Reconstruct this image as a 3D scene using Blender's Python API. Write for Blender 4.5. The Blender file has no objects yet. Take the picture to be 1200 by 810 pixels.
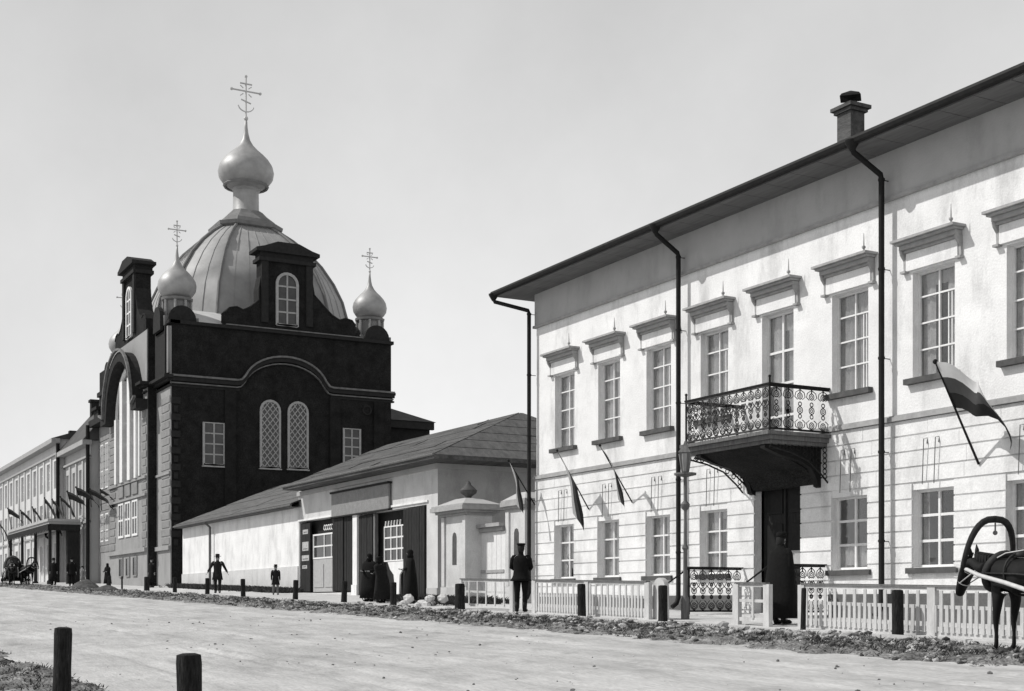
import bpy, bmesh, math, random
from mathutils import Vector, Matrix, noise
random.seed(7)
R = math.radians
PI = math.pi
SC = bpy.context.scene
COL = SC.collection

# ------------------------------------------------------------------ camera, sky, sun, exposure
F = 1586.0; CX = 600.0; HY = 707.0                 # focal length, centre and horizon of the photograph, in its pixels
VA = math.atan2(.4803, .8771)                      # the street runs along -X, the view turns off it by this angle
VD = (-math.cos(VA), math.sin(VA)); VR = (math.sin(VA), math.cos(VA))
cam = bpy.data.cameras.new('camera'); co = bpy.data.objects.new('camera', cam); COL.objects.link(co)
cam.sensor_width = 36; cam.lens = F/1200*36; cam.shift_y = (HY-405)/1200; cam.clip_end = 8000; cam.clip_start = .1
co.location = (0, 0, 0); co.rotation_euler = (R(90), 0, math.atan2(VD[1], VD[0])-R(90))
SC.camera = co
SUND = Vector((.60, 1.0, -1.22)).normalized()      # the way the sunlight travels
w = bpy.data.worlds.new('World'); SC.world = w; w.use_nodes = True
nt = w.node_tree; nt.nodes.clear()
N = lambda t: nt.nodes.new(t)
wo = N('ShaderNodeOutputWorld'); bg = N('ShaderNodeBackground'); sky = N('ShaderNodeTexSky')
sky.sky_type = 'NISHITA'; sky.sun_disc = False
sky.sun_elevation = math.asin(-SUND.z); sky.sun_rotation = math.atan2(-SUND.x, -SUND.y)
bw = N('ShaderNodeRGBToBW'); tc = N('ShaderNodeTexCoord'); nz = N('ShaderNodeTexNoise'); rp = N('ShaderNodeMapRange')
nz.inputs['Scale'].default_value = 1.6; nz.inputs['Detail'].default_value = 7; nz.inputs['Roughness'].default_value = .6
rp.inputs['To Min'].default_value = 6.6; rp.inputs['To Max'].default_value = 8.9
rp.inputs['From Min'].default_value = .3; rp.inputs['From Max'].default_value = .7
mx = N('ShaderNodeMix'); mx.inputs['Factor'].default_value = .92
sp_ = N('ShaderNodeSeparateXYZ'); gr = N('ShaderNodeMapRange'); gm_ = N('ShaderNodeMath'); gm_.operation = 'MULTIPLY'
gr.inputs['From Min'].default_value = 0; gr.inputs['From Max'].default_value = 1; gr.inputs['To Min'].default_value = 1.26; gr.inputs['To Max'].default_value = .30
nt.links.new(tc.outputs['Generated'], sp_.inputs['Vector']); nt.links.new(sp_.outputs['Z'], gr.inputs['Value'])
nt.links.new(tc.outputs['Generated'], nz.inputs['Vector']); nt.links.new(nz.outputs['Fac'], rp.inputs['Value'])
nt.links.new(sky.outputs['Color'], bw.inputs['Color']); nt.links.new(bw.outputs['Val'], mx.inputs['A'])
nt.links.new(rp.outputs['Result'], gm_.inputs[0]); nt.links.new(gr.outputs['Result'], gm_.inputs[1]); nt.links.new(gm_.outputs[0], mx.inputs['B']); nt.links.new(mx.outputs['Result'], bg.inputs['Color'])
bg.inputs['Strength'].default_value = .1
nt.links.new(bg.outputs['Background'], wo.inputs['Surface'])
sl = bpy.data.lights.new('sun', 'SUN'); sl.energy = 3.75; sl.angle = R(.5); sl.color = (1, .985, .96)
so = bpy.data.objects.new('sun', sl); COL.objects.link(so); so.rotation_euler = SUND.to_track_quat('-Z', 'Y').to_euler()
so.location = (-30, -40, 60)
SC.view_settings.view_transform = 'Standard'; SC.view_settings.look = 'None'
SC.view_settings.exposure = 0; SC.view_settings.gamma = 1
SC.render.resolution_x = 1024; SC.render.resolution_y = 691

# ------------------------------------------------------------------ measuring: pixels of the photograph to places
def ray(px):
    t = (px-CX)/F
    return VD[0]+VR[0]*t, VD[1]+VR[1]*t
def PX(px, Y): a, b = ray(px); return a/b*Y           # X on the plane Y
def PY(px, X): a, b = ray(px); return b/a*X           # Y on the plane X
def PZ(px, py, Y): return (HY-py)/F*Y/ray(px)[1]
def PZX(px, py, X): return (HY-py)/F*X/ray(px)[0]
def sm(v, lo, hi): return max(lo, min(hi, v))
def G(X, Y):                                          # height of the street: it climbs away to the left
    return -1.5 - .0225*sm(X, -135, 25) + .029*sm(Y, -12, 24)

# ------------------------------------------------------------------ materials (the photograph is black and white)
MATS = {}
def mat(name, v, rough=.8, var=.15, scale=3., bump=.0, bscale=40., metal=0., stretch=(1, 1, 1), fine=.0, dirt=0., emis=0):
    if name in MATS: return MATS[name]
    m = bpy.data.materials.new(name); m.use_nodes = True; t = m.node_tree; n = t.nodes; L = t.links.new
    b = n['Principled BSDF']; b.inputs['Roughness'].default_value = rough; b.inputs['Metallic'].default_value = metal
    if rough > .5 and not metal: b.inputs['Specular IOR Level'].default_value = .5 if v > .25 else .12
    tc = n.new('ShaderNodeNewGeometry'); mp = n.new('ShaderNodeMapping'); mp.inputs['Scale'].default_value = stretch
    L(tc.outputs['Position'], mp.inputs['Vector'])
    a = n.new('ShaderNodeTexNoise'); a.inputs['Scale'].default_value = scale; a.inputs['Detail'].default_value = 8
    a.inputs['Roughness'].default_value = .65
    L(mp.outputs['Vector'], a.inputs['Vector'])
    r = n.new('ShaderNodeMapRange'); r.inputs['From Min'].default_value = .3; r.inputs['From Max'].default_value = .7
    r.inputs['To Min'].default_value = v*(1-var); r.inputs['To Max'].default_value = v*(1+var)
    L(a.outputs['Fac'], r.inputs['Value']); out = r.outputs['Result']
    if fine:
        c = n.new('ShaderNodeTexNoise'); c.inputs['Scale'].default_value = 28; c.inputs['Detail'].default_value = 3
        L(mp.outputs['Vector'], c.inputs['Vector'])
        r2 = n.new('ShaderNodeMapRange'); r2.inputs['From Min'].default_value = .35; r2.inputs['From Max'].default_value = .65
        r2.inputs['To Min'].default_value = 1-fine; r2.inputs['To Max'].default_value = 1+fine
        L(c.outputs['Fac'], r2.inputs['Value'])
        mu = n.new('ShaderNodeMath'); mu.operation = 'MULTIPLY'; L(out, mu.inputs[0]); L(r2.outputs['Result'], mu.inputs[1]); out = mu.outputs[0]
    if dirt:                                          # blotches and runs with shapes of their own
        d = n.new('ShaderNodeTexNoise'); d.inputs['Scale'].default_value = .9; d.inputs['Detail'].default_value = 9; d.inputs['Roughness'].default_value = .7
        mq = n.new('ShaderNodeMapping'); mq.inputs['Scale'].default_value = (1.6, 1.6, .55); L(tc.outputs['Position'], mq.inputs['Vector'])
        L(mq.outputs['Vector'], d.inputs['Vector'])
        r3 = n.new('ShaderNodeMapRange'); r3.inputs['From Min'].default_value = .5; r3.inputs['From Max'].default_value = .72
        r3.inputs['To Min'].default_value = 1; r3.inputs['To Max'].default_value = 1-dirt
        L(d.outputs['Fac'], r3.inputs['Value'])
        mu = n.new('ShaderNodeMath'); mu.operation = 'MULTIPLY'; L(out, mu.inputs[0]); L(r3.outputs['Result'], mu.inputs[1]); out = mu.outputs[0]
    L(out, b.inputs['Base Color'])
    if bump:
        e = n.new('ShaderNodeTexNoise'); e.inputs['Scale'].default_value = bscale; e.inputs['Detail'].default_value = 4
        L(mp.outputs['Vector'], e.inputs['Vector'])
        bp = n.new('ShaderNodeBump'); bp.inputs['Strength'].default_value = bump; bp.inputs['Distance'].default_value = .03
        L(e.outputs['Fac'], bp.inputs['Height']); L(bp.outputs['Normal'], b.inputs['Normal'])
    MATS[name] = m; return m
M = dict(
    plaster=mat('white_plaster', .74, .9, .09, 1.3, .3, 22, dirt=.34, fine=.05),
    stone=mat('white_rendered_stone', .73, .9, .12, 2.1, .35, 18, dirt=.34, fine=.06),
    frieze=mat('shade_toned_frieze_plaster', .40, .9, .1, .8, .2, 20, dirt=.2),  # grey deepened: the eaves' shade is put into the colour
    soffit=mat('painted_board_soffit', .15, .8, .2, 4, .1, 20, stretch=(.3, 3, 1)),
    shopend=mat('shaded_shop_end_plaster', .36, .95, .15, .9, .4, 12, dirt=.25, fine=.06),  # shop plaster darkened to carry the shade of the end wall
    plinth=mat('plinth_shade_grey', .12, .95, .2, 2, .3, 14, fine=.1),  # dark tone stands in for shade behind the fence
    crossm=mat('gilt_cross', .5, .5, .1, 2),
    annex=mat('whitewashed_wall', .74, .95, .1, .9, .4, 12, dirt=.3, fine=.06),
    shop=mat('pale_shop_plaster', .56, .95, .12, .9, .4, 12, dirt=.25, fine=.06),
    brick=mat('dark_brick', .018, .95, .45, 1.3, .7, 9, fine=.5),
    bricktrim=mat('dark_moulding', .028, .9, .25, 5, .2, 16),
    thintrim=mat('weathered_metal_flashing', .16, .7, .35, 3),
    cream=mat('cathedral_front_stucco', .28, .9, .12, .7, .3, 10, dirt=.25),
    creamdark=mat('cathedral_quoin_stucco', .24, .9, .2, 1.5, .3, 10),
    far=mat('hazed_house_stucco', .58, .9, .08, .5, .2, 10, dirt=.15),  # lightened to carry distance haze in the colour
    far2=mat('far_house_grey_stucco', .43, .9, .1, .5, .2, 10, dirt=.15),
    iron=mat('black_iron', .015, .6, .3, 8),
    pipe=mat('painted_downpipe', .016, .6, .3, 6),
    gutter=mat('gutter_iron', .018, .6, .3, 6),
    roofdark=mat('dark_roof_iron', .07, .6, .3, 1.5, .2, 8),
    roofgrey=mat('weathered_roof_boards', .10, .9, .5, 1.6, .5, 18, stretch=(.35, 3.5, 3.5), fine=.25),
    roofannex=mat('annex_roof_boards', .13, .9, .3, 1.8, .4, 18, stretch=(.6, 2.5, 2.5), fine=.2),
    dome=mat('dome_sheet_iron', .32, .6, .18, .9, .15, 3),
    dome2=mat('drum_sheet_iron', .20, .6, .2, 2, .05, 6),
    onion=mat('onion_sheet_metal', .33, .52, .2, 1.5, .12, 5, metal=.2),
    lightroof=mat('light_roof_sheet', .62, .5, .1, 1.5),
    glass=mat('window_glass', .24, .15, .45, 1.1),
    glassdark=mat('dark_window_glass', .035, .1, .5, 1.6),
    glassfar=mat('hazed_window_glass', .42, .3, .3, 2),  # pale tone puts distance haze into the panes
    whitepaint=mat('white_joinery_paint', .72, .6, .1, 6),
    greypaint=mat('grey_joinery_paint', .36, .6, .15, 6),
    latticepaint=mat('lattice_paint', .34, .6, .2, 6),
    sill=mat('dark_sill_slab', .09, .7, .3, 5),
    cornice=mat('grey_cornice_plaster', .33, .9, .2, 5, .1, 20),
    wooddark=mat('dark_stained_wood', .026, .8, .4, 6, .3, 30, stretch=(3, 3, .5)),
    woodmid=mat('worn_grey_wood', .14, .85, .35, 6, .3, 30, stretch=(3, 3, .5)),
    post=mat('tarred_post_wood', .022, .9, .5, 9, .6, 30, stretch=(2, 2, .4), fine=.35),
    fence=mat('whitewashed_fence_wood', .52, .85, .15, 5, .3, 30, stretch=(2, 2, .6), dirt=.25),
    signboard=mat('shop_sign_board', .23, .7, .15, 5, fine=.15),
    road=mat('dusty_road', .42, .97, .26, .8, .8, 6, stretch=(.35, 1.6, 1), fine=.10, dirt=.3),
    pave=mat('trodden_pavement', .50, .95, .12, .9, .4, 7, fine=.12, dirt=.2),
    soil=mat('verge_soil', .18, 1, .75, 3.2, 1., 12, fine=.45, dirt=.4),
    ground=mat('earth_ground', .32, 1, .2, .4, .4, 6, fine=.1),
    kerb=mat('pale_kerb_stone', .5, .9, .2, 3, .3, 14),
    railing=mat('worn_iron_paint', .06, .7, .5, 9),
    rubble=mat('pale_rubble', .36, .95, .6, 2.2, .3, 20),
    darkrubble=mat('dark_clods', .08, 1, .5, 3, .3, 20),
    grass=mat('verge_weeds', .06, .95, .5, 3),
    grasslight=mat('dry_grass', .22, .95, .4, 3),
    cloth=mat('black_wool', .010, .95, .3, 20, .2, 60),
    cloth2=mat('dark_grey_wool', .02, .95, .3, 20, .2, 60),
    cloth3=mat('grey_linen', .16, .95, .2, 20, .2, 60),
    skin=mat('skin', .32, .6, .08, 10),
    hair=mat('dark_hair', .02, .7, .3, 60),
    boot=mat('boot_leather', .012, .55, .3, 20),
    horse=mat('dark_horse_coat', .012, .55, .35, 4, .1, 60),
    mane=mat('horse_hair', .012, .6, .3, 40),
    leather=mat('harness_leather', .03, .55, .3, 20),
    shaft=mat('pale_peeled_wood', .5, .7, .15, 10),
    flagw=mat('flag_white', .62, .9, .08, 4), flagm=mat('flag_mid', .07, .9, .1, 4), flagd=mat('flag_dark', .022, .9, .1, 4),
    paper=mat('poster_paper', .38, .9, .35, 9),
    ink=mat('printed_black', .03, .8, .1, 9),
)

def clear_glass(name, tr, gl):
    m = bpy.data.materials.new(name); m.use_nodes = True; t = m.node_tree; n = t.nodes; L = t.links.new
    n.remove(n['Principled BSDF']); o = n['Material Output']
    a = n.new('ShaderNodeBsdfTransparent'); a.inputs['Color'].default_value = (tr, tr, tr, 1)
    g = n.new('ShaderNodeBsdfGlossy'); g.inputs['Roughness'].default_value = .04; g.inputs['Color'].default_value = (.85, .85, .85, 1)
    lw = n.new('ShaderNodeLayerWeight'); lw.inputs['Blend'].default_value = gl
    tc = n.new('ShaderNodeNewGeometry'); nz = n.new('ShaderNodeTexNoise'); nz.inputs['Scale'].default_value = 2.5; L(tc.outputs['Position'], nz.inputs['Vector'])
    bp = n.new('ShaderNodeBump'); bp.inputs['Strength'].default_value = .25; bp.inputs['Distance'].default_value = .05; L(nz.outputs['Fac'], bp.inputs['Height']); L(bp.outputs['Normal'], g.inputs['Normal'])
    mx_ = n.new('ShaderNodeMixShader'); pw = n.new('ShaderNodeMath'); pw.operation = 'POWER'; pw.inputs[1].default_value = 2.2; L(lw.outputs['Facing'], pw.inputs[0]); ma = n.new('ShaderNodeMath'); ma.operation = 'MULTIPLY_ADD'; ma.inputs[1].default_value = .8; ma.inputs[2].default_value = .05; L(pw.outputs[0], ma.inputs[0]); L(ma.outputs[0], mx_.inputs['Fac']); L(a.outputs[0], mx_.inputs[1]); L(g.outputs[0], mx_.inputs[2]); L(mx_.outputs[0], o.inputs['Surface'])
    return m
M['clear'] = clear_glass('old_window_glass', .93, .5)
M['curtain'] = mat('muslin_curtain', .38, .95, .25, 3, fine=.1)
M['blind'] = mat('window_blind', .30, .95, .3, 1.2, fine=.1)
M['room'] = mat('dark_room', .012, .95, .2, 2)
def curtains(fr, u0, u1, z0, z1, parent, mode):
    W = u1-u0; H = z1-z0
    if mode == 'bare': spans = [(0, .16, 0, 1), (.86, 1, 0, 1)]
    elif mode == 'half': spans = [(0, 1, 0, .36)]
    elif mode == 'full': spans = [(0, .55, 0, 1), (.5, 1, 0, 1)]
    else: spans = [(0, .38, 0, 1), (.66, 1, 0, 1), (0, 1, .86, 1)]
    for a, b, c, d in spans:
        a = sm(a+random.uniform(-.05, .05), 0, 1); b = sm(b+random.uniform(-.07, .07), 0, 1)
        n = max(6, int((b-a)*26)); v = []; ph = random.random()*6
        for i in range(n+1):
            t = a+(b-a)*i/n
            for z in (z0+H*c, z0+H*d): v.append(fr.p(u0+W*t, z, -.262+.022*math.sin(t*42+ph)))
        MB().add(v, [(2*i, 2*i+2, 2*i+3, 2*i+1) for i in range(n)]).build('curtain', M['curtain' if mode != 'full' else 'blind'], parent, smooth='all', recalc=False)
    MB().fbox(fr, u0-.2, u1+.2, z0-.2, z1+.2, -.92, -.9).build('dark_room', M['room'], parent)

# ------------------------------------------------------------------ mesh helpers
class Frame:
    """a wall's own directions: u along it, z up, d out of it"""
    def __init__(s, o, U, Nn): s.o = Vector(o); s.U = Vector(U); s.N = Vector(Nn)
    def p(s, u, z, d=0): return s.o + s.U*u + s.N*d + Vector((0, 0, z))
    def rz(s): return math.atan2(s.U.y, s.U.x)
STREET = lambda Y: Frame((0, Y, 0), (1, 0, 0), (0, -1, 0))     # u = X, faces the street
SIDE = lambda X: Frame((X, 0, 0), (0, 1, 0), (1, 0, 0))        # u = Y, faces the camera's right hand

class MB:
    def __init__(s): s.v = []; s.f = []; s.m = []; s.mi = 0
    def add(s, vs, fs):
        o = len(s.v); s.v += [tuple(q) for q in vs]; s.f += [tuple(i+o for i in f) for f in fs]; s.m += [s.mi]*len(fs); return s
    def box(s, x0, x1, y0, y1, z0, z1):
        v = [(x, y, z) for z in (z0, z1) for y in (y0, y1) for x in (x0, x1)]
        return s.add(v, [(0, 2, 3, 1), (4, 5, 7, 6), (0, 1, 5, 4), (2, 6, 7, 3), (0, 4, 6, 2), (1, 3, 7, 5)])
    def fbox(s, fr, u0, u1, z0, z1, d0, d1):
        v = [fr.p(u, z, d) for z in (z0, z1) for d in (d0, d1) for u in (u0, u1)]
        return s.add(v, [(0, 2, 3, 1), (4, 5, 7, 6), (0, 1, 5, 4), (2, 6, 7, 3), (0, 4, 6, 2), (1, 3, 7, 5)])
    def prism(s, fr, pts, d0, d1):
        n = len(pts)
        v = [fr.p(u, z, d0) for u, z in pts] + [fr.p(u, z, d1) for u, z in pts]
        f = [tuple(range(n)), tuple(range(2*n-1, n-1, -1))] + [(i, i+n, (i+1) % n+n, (i+1) % n) for i in range(n)]
        return s.add(v, f)
    def strip(s, fr, pts, wd, d0, d1):
        """a band of width wd that follows a line on a wall"""
        n = len(pts); A = []; B = []
        for i, (u, z) in enumerate(pts):
            a = pts[max(i-1, 0)]; b = pts[min(i+1, n-1)]
            t = Vector((b[0]-a[0], b[1]-a[1])); t.normalize(); q = Vector((-t.y, t.x))*wd/2
            A.append((u+q.x, z+q.y)); B.append((u-q.x, z-q.y))
        v = []
        for i in range(n):
            v += [fr.p(*A[i], d0), fr.p(*A[i], d1), fr.p(*B[i], d1), fr.p(*B[i], d0)]
        f = []
        for i in range(n-1):
            k = i*4
            for j in range(4): f.append((k+j, k+(j+1) % 4, k+4+(j+1) % 4, k+4+j))
        f += [(0, 1, 2, 3), tuple(range(4*n-1, 4*n-5, -1))]
        return s.add(v, f)
    def tube(s, pts, r, n=6, caps=True):
        P = [Vector(p) for p in pts]; rs = r if isinstance(r, (list, tuple)) else [r]*len(P)
        v = []; up = None
        for i, p in enumerate(P):
            t = (P[min(i+1, len(P)-1)]-P[max(i-1, 0)]); t.normalize()
            if up is None:
                up = t.orthogonal().normalized()
            else:
                up = (up - t*up.dot(t))
                up = up.normalized() if up.length > 1e-5 else t.orthogonal().normalized()
            q = t.cross(up)
            for k in range(n):
                a = 2*PI*k/n; v.append(p+(up*math.cos(a)+q*math.sin(a))*rs[i])
        f = [(i*n+k, i*n+(k+1) % n, (i+1)*n+(k+1) % n, (i+1)*n+k) for i in range(len(P)-1) for k in range(n)]
        if caps: f += [tuple(range(n-1, -1, -1)), tuple(range((len(P)-1)*n, len(P)*n))]
        return s.add(v, f)
    def ring(s, c, r, a, b, th, n=10, m=4):
        """a ring round c in the plane of vectors a, b"""
        a = Vector(a); b = Vector(b); c = Vector(c); nn = a.cross(b)
        v = []
        for i in range(n):
            t = 2*PI*i/n; d = a*math.cos(t)+b*math.sin(t)
            for k in range(m):
                q = 2*PI*k/m; v.append(c+d*(r+th*math.cos(q))+nn*th*math.sin(q))
        f = [(i*m+k, i*m+(k+1) % m, ((i+1) % n)*m+(k+1) % m, ((i+1) % n)*m+k) for i in range(n) for k in range(m)]
        return s.add(v, f)
    def lathe(s, c, prof, n=20, sq=None):
        """prof = (radius, z) from bottom to top; sq = list of (x, y) unit outline instead of a circle"""
        out = sq or [(math.cos(2*PI*k/n), math.sin(2*PI*k/n)) for k in range(n)]; n = len(out)
        v = [(c[0]+x*r, c[1]+y*r, c[2]+z) for r, z in prof for x, y in out]
        f = [(i*n+k, i*n+(k+1) % n, (i+1)*n+(k+1) % n, (i+1)*n+k) for i in range(len(prof)-1) for k in range(n)]
        f += [tuple(range(n-1, -1, -1)), tuple(range((len(prof)-1)*n, len(prof)*n))]
        return s.add(v, f)
    def loft(s, rings, n=14):
        """rings = (cx, cy, z, rx, ry)"""
        v = [(x+math.cos(2*PI*k/n)*a, y+math.sin(2*PI*k/n)*b, z) for x, y, z, a, b in rings for k in range(n)]
        f = [(i*n+k, i*n+(k+1) % n, (i+1)*n+(k+1) % n, (i+1)*n+k) for i in range(len(rings)-1) for k in range(n)]
        f += [tuple(range(n-1, -1, -1)), tuple(range((len(rings)-1)*n, len(rings)*n))]
        return s.add(v, f)
    def blob(s, c, r, n=8, m=5):
        rx, ry, rz = r if isinstance(r, (tuple, list)) else (r, r, r)
        return s.lathe2(c, [(math.sin(PI*(i+.5)/m), -math.cos(PI*(i+.5)/m)) for i in range(m)], n, rx, ry, rz)
    def lathe2(s, c, prof, n, rx, ry, rz):
        v = [(c[0]+math.cos(2*PI*k/n)*r*rx, c[1]+math.sin(2*PI*k/n)*r*ry, c[2]+z*rz) for r, z in prof for k in range(n)]
        f = [(i*n+k, i*n+(k+1) % n, (i+1)*n+(k+1) % n, (i+1)*n+k) for i in range(len(prof)-1) for k in range(n)]
        f += [tuple(range(n-1, -1, -1)), tuple(range((len(prof)-1)*n, len(prof)*n))]
        return s.add(v, f)
    def build(s, name, mt, parent=None, smooth=False, label=None, kind=None, recalc=True):
        me = bpy.data.meshes.new(name)
        off = WO(parent)
        me.from_pydata([(a-off[0], b-off[1], c-off[2]) for a, b, c in s.v], [], s.f)
        for x in (mt if isinstance(mt, list) else [mt]): me.materials.append(x)
        if isinstance(mt, list): me.polygons.foreach_set('material_index', s.m)
        if recalc:
            b = bmesh.new(); b.from_mesh(me); bmesh.ops.recalc_face_normals(b, faces=b.faces); b.to_mesh(me); b.free()
        if smooth: me.polygons.foreach_set('use_smooth', [True]*len(me.polygons))
        if smooth and smooth != 'all':
            b = bmesh.new(); b.from_mesh(me)
            for e in b.edges:
                if len(e.link_faces) == 2 and e.calc_face_angle(0) > .7: e.smooth = False
            b.to_mesh(me); b.free()
        o = bpy.data.objects.new(name, me); COL.objects.link(o)
        if parent: o.parent = parent
        if label: o['label'] = label
        if kind: o['kind'] = kind
        return o
WOD = {}
def WO(p):
    while p is not None:
        if p.name in WOD: return WOD[p.name]
        p = p.parent
    return (0, 0, 0)
def thing(name, label, cat, loc=(0, 0, 0), group=None, track=True):
    o = bpy.data.objects.new(name, None); COL.objects.link(o); o.location = loc; o.empty_display_size = .3
    o['label'] = label; o['category'] = cat
    if group: o['group'] = group
    if track: WOD[o.name] = tuple(loc)
    return o
def tag(o, label, cat, group=None, kind=None):
    o['label'] = label; o['category'] = cat
    if group: o['group'] = group
    if kind: o['kind'] = kind
    return o
UNIT = {}
def unit(name, mt):
    """a unit box with slightly eased edges, shared by all alike pieces"""
    k = (name, mt.name)
    if k not in UNIT:
        me = bpy.data.meshes.new(name); b = bmesh.new(); bmesh.ops.create_cube(b, size=1); b.to_mesh(me); b.free()
        me.materials.append(mt); UNIT[k] = me
    return UNIT[k]
def piece(name, mt, parent, fr, u0, u1, z0, z1, d0, d1, label=None, tilt=0):
    o = bpy.data.objects.new(name, unit(name, mt)); COL.objects.link(o); o.parent = parent
    c = fr.p((u0+u1)/2, (z0+z1)/2, (d0+d1)/2) - Vector(WO(parent))
    o.location = c; o.rotation_euler = (tilt, 0, fr.rz()); o.scale = (abs(u1-u0), abs(d1-d0), abs(z1-z0))
    if label: o['label'] = label
    return o
def copytree(o, parent=None):
    c = o.copy(); COL.objects.link(c); c.parent = parent
    for ch in list(o.children): copytree(ch, c)
    return c

def facade(mb, fr, u0, u1, z0, z1, holes, rec=.21):
    """a wall with real openings and their reveals; holes = (u0, u1, z0, z1)"""
    us = sorted({u0, u1, *[h[0] for h in holes], *[h[1] for h in holes]})
    zs = sorted({z0, z1, *[h[2] for h in holes], *[h[3] for h in holes]})
    for i in range(len(us)-1):
        for j in range(len(zs)-1):
            a, b, c, d = us[i], us[i+1], zs[j], zs[j+1]
            if any(h[0]-1e-6 <= a and b <= h[1]+1e-6 and h[2]-1e-6 <= c and d <= h[3]+1e-6 for h in holes): continue
            mb.add([fr.p(a, c), fr.p(b, c), fr.p(b, d), fr.p(a, d)], [(0, 1, 2, 3)])
    for a, b, c, d in holes:
        q = [(a, c), (b, c), (b, d), (a, d)]
        for i in range(4):
            p, r = q[i], q[(i+1) % 4]
            mb.add([fr.p(*p), fr.p(*r), fr.p(*r, -rec), fr.p(*p, -rec)], [(0, 1, 2, 3)])

def window(fr, u0, u1, z0, z1, parent, rec=.21, vs=(.5,), hs=(.33, .66), fm='whitepaint', gm='glass', bw=.06, mw=.035, extra=None, panes=True, label=None, name='window'):
    """joinery as the part, panes as its sub-parts"""
    mb = MB(); d0, d1 = -rec-.02, -rec+.05
    mb.fbox(fr, u0, u0+bw, z0, z1, d0, d1); mb.fbox(fr, u1-bw, u1, z0, z1, d0, d1)
    mb.fbox(fr, u0+bw, u1-bw, z0, z0+bw, d0, d1); mb.fbox(fr, u0+bw, u1-bw, z1-bw, z1, d0, d1)
    W = u1-u0; H = z1-z0
    for a in vs: mb.fbox(fr, u0+W*a-mw, u0+W*a+mw, z0+bw, z1-bw, d0, d1-.008)
    for a in hs: mb.fbox(fr, u0+bw, u1-bw, z0+H*a-mw, z0+H*a+mw, d0, d1-.014)
    if extra:
        for a, zl, zh in extra: mb.fbox(fr, u0+W*a-.012, u0+W*a+.012, z0+H*zl, z0+H*zh, d0, d1-.03)
    o = mb.build(name, M[fm], parent, label=label)
    uu = [0, *vs, 1]; zz = [0, *hs, 1]
    if panes:
        for i in range(len(uu)-1):
            for j in range(len(zz)-1):
                piece('pane', M[gm], o, fr, u0+W*uu[i]+.01, u0+W*uu[i+1]-.01, z0+H*zz[j]+.01, z0+H*zz[j+1]-.01, -rec-.004, -rec+.008, tilt=random.uniform(-.01, .01))
    else:
        MB().fbox(fr, u0, u1, z0, z1, -rec-.004, -rec+.008).build('pane', M[gm], o)
    MB().fbox(fr, u0-.1, u1+.1, z0-.1, z1+.1, -rec-.3, -rec-.25).build('dark_room', M['wooddark'], o) if False else None
    return o

def arch_pts(u0, u1, z0, zt, n=10):
    """outline of a round-headed opening"""
    c = (u0+u1)/2; r = (u1-u0)/2; zs = zt-r
    return [(u0, z0), (u1, z0)] + [(c+r*math.cos(PI*i/n), zs+r*math.sin(PI*i/n)) for i in range(n+1)]

# ------------------------------------------------------------------ SETTING: ground, road, pavements, verges
def VH(x, y, y0=13.5, y1=16.95):
    e = sm(min(y-y0, y1-y)/.45, 0, 1)
    return G(x, y) - .08*(1-e) + .02 + e*(.13*noise.noise((x*1.1, y*1.1, 3))+.10*abs(noise.noise((x*3.3, y*3.3, 9)))+.05*noise.noise((x*9, y*9, 1)))
RUTS = [(4.9, .12, .045), (6.3, .12, .05), (6.9, .14, .04), (8.3, .12, .05), (9.4, .13, .045), (10.8, .12, .05), (12.0, .14, .04), (13.2, .12, .04)]
def sheet(name, xs, ys, dz, mt, kind='structure', bump=0, nsc=1., skirt=True):
    mb = MB(); nx, ny = len(xs), len(ys)
    for j, y in enumerate(ys):
        for i, x in enumerate(xs):
            z = G(x, y)+dz
            if name == 'verge': z = VH(x, y)
            elif name == 'near_verge': z = VH(x, y, 2.2, 3.7)
            elif bump:
                if name == 'road':
                    for yc, wd_, dp in RUTS:
                        q_ = (y-yc-.35*noise.noise((x*.06, yc, 0))-.1*noise.noise((x*.3, yc, 5)))/wd_
                        if abs(q_) < 3: z += dp*(-math.exp(-q_*q_)+.45*math.exp(-(abs(q_)-1.6)**2*2))*(.5+noise.noise((x*.25, yc, 2)))
                    z += .018*noise.noise((x*2.5, y*2.5, 4))+.012*noise.noise((x*7, y*7, 8))
                e = min(1, min(i, nx-1-i)/2, min(j, ny-1-j)/2) if bump > .03 else 1
                z += bump*e*(noise.noise((x*nsc, y*nsc, 3))+.5*noise.noise((x*nsc*3, y*nsc*3, 9)))
            mb.v.append((x, y, z))
    mb.f = [(j*nx+i, j*nx+i+1, (j+1)*nx+i+1, (j+1)*nx+i) for j in range(ny-1) for i in range(nx-1)]
    mb.m = [0]*len(mb.f)
    o = mb.build(name, mt, None, smooth='all', recalc=False); o['kind'] = kind; return o
def lin(a, b, n): return [a+(b-a)*i/n for i in range(n+1)]
sheet('ground', [-4000, -1500, -600, -300] + lin(-200, 60, 52) + [150, 500, 1500, 4000], [-4000, -1200, -400, -120] + lin(-60, 60, 24) + [150, 500, 1500, 4000], -.10, M['ground'])
sheet('road', lin(-190, -45, 220)+lin(-44.8, 20, 330), lin(3.3, 14.2, 100), -.0, M['road'], bump=.022, nsc=.8)
sheet('pavement', lin(-190, 20, 210), lin(16.8, 21.3, 9), .06, M['pave'], bump=.012, nsc=1.2)
sheet('near_pavement', lin(-120, 20, 140), lin(-6, 2.3, 16), .05, M['pave'], bump=.015, nsc=1.)
sheet('verge', lin(-135, 4, 1100), lin(13.5, 16.95, 22), .02, M['soil'], bump=.20, nsc=1.5)
sheet('near_verge', lin(-60, 0, 600), lin(2.2, 3.7, 16), .02, M['soil'], bump=.09, nsc=2.2)
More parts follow.
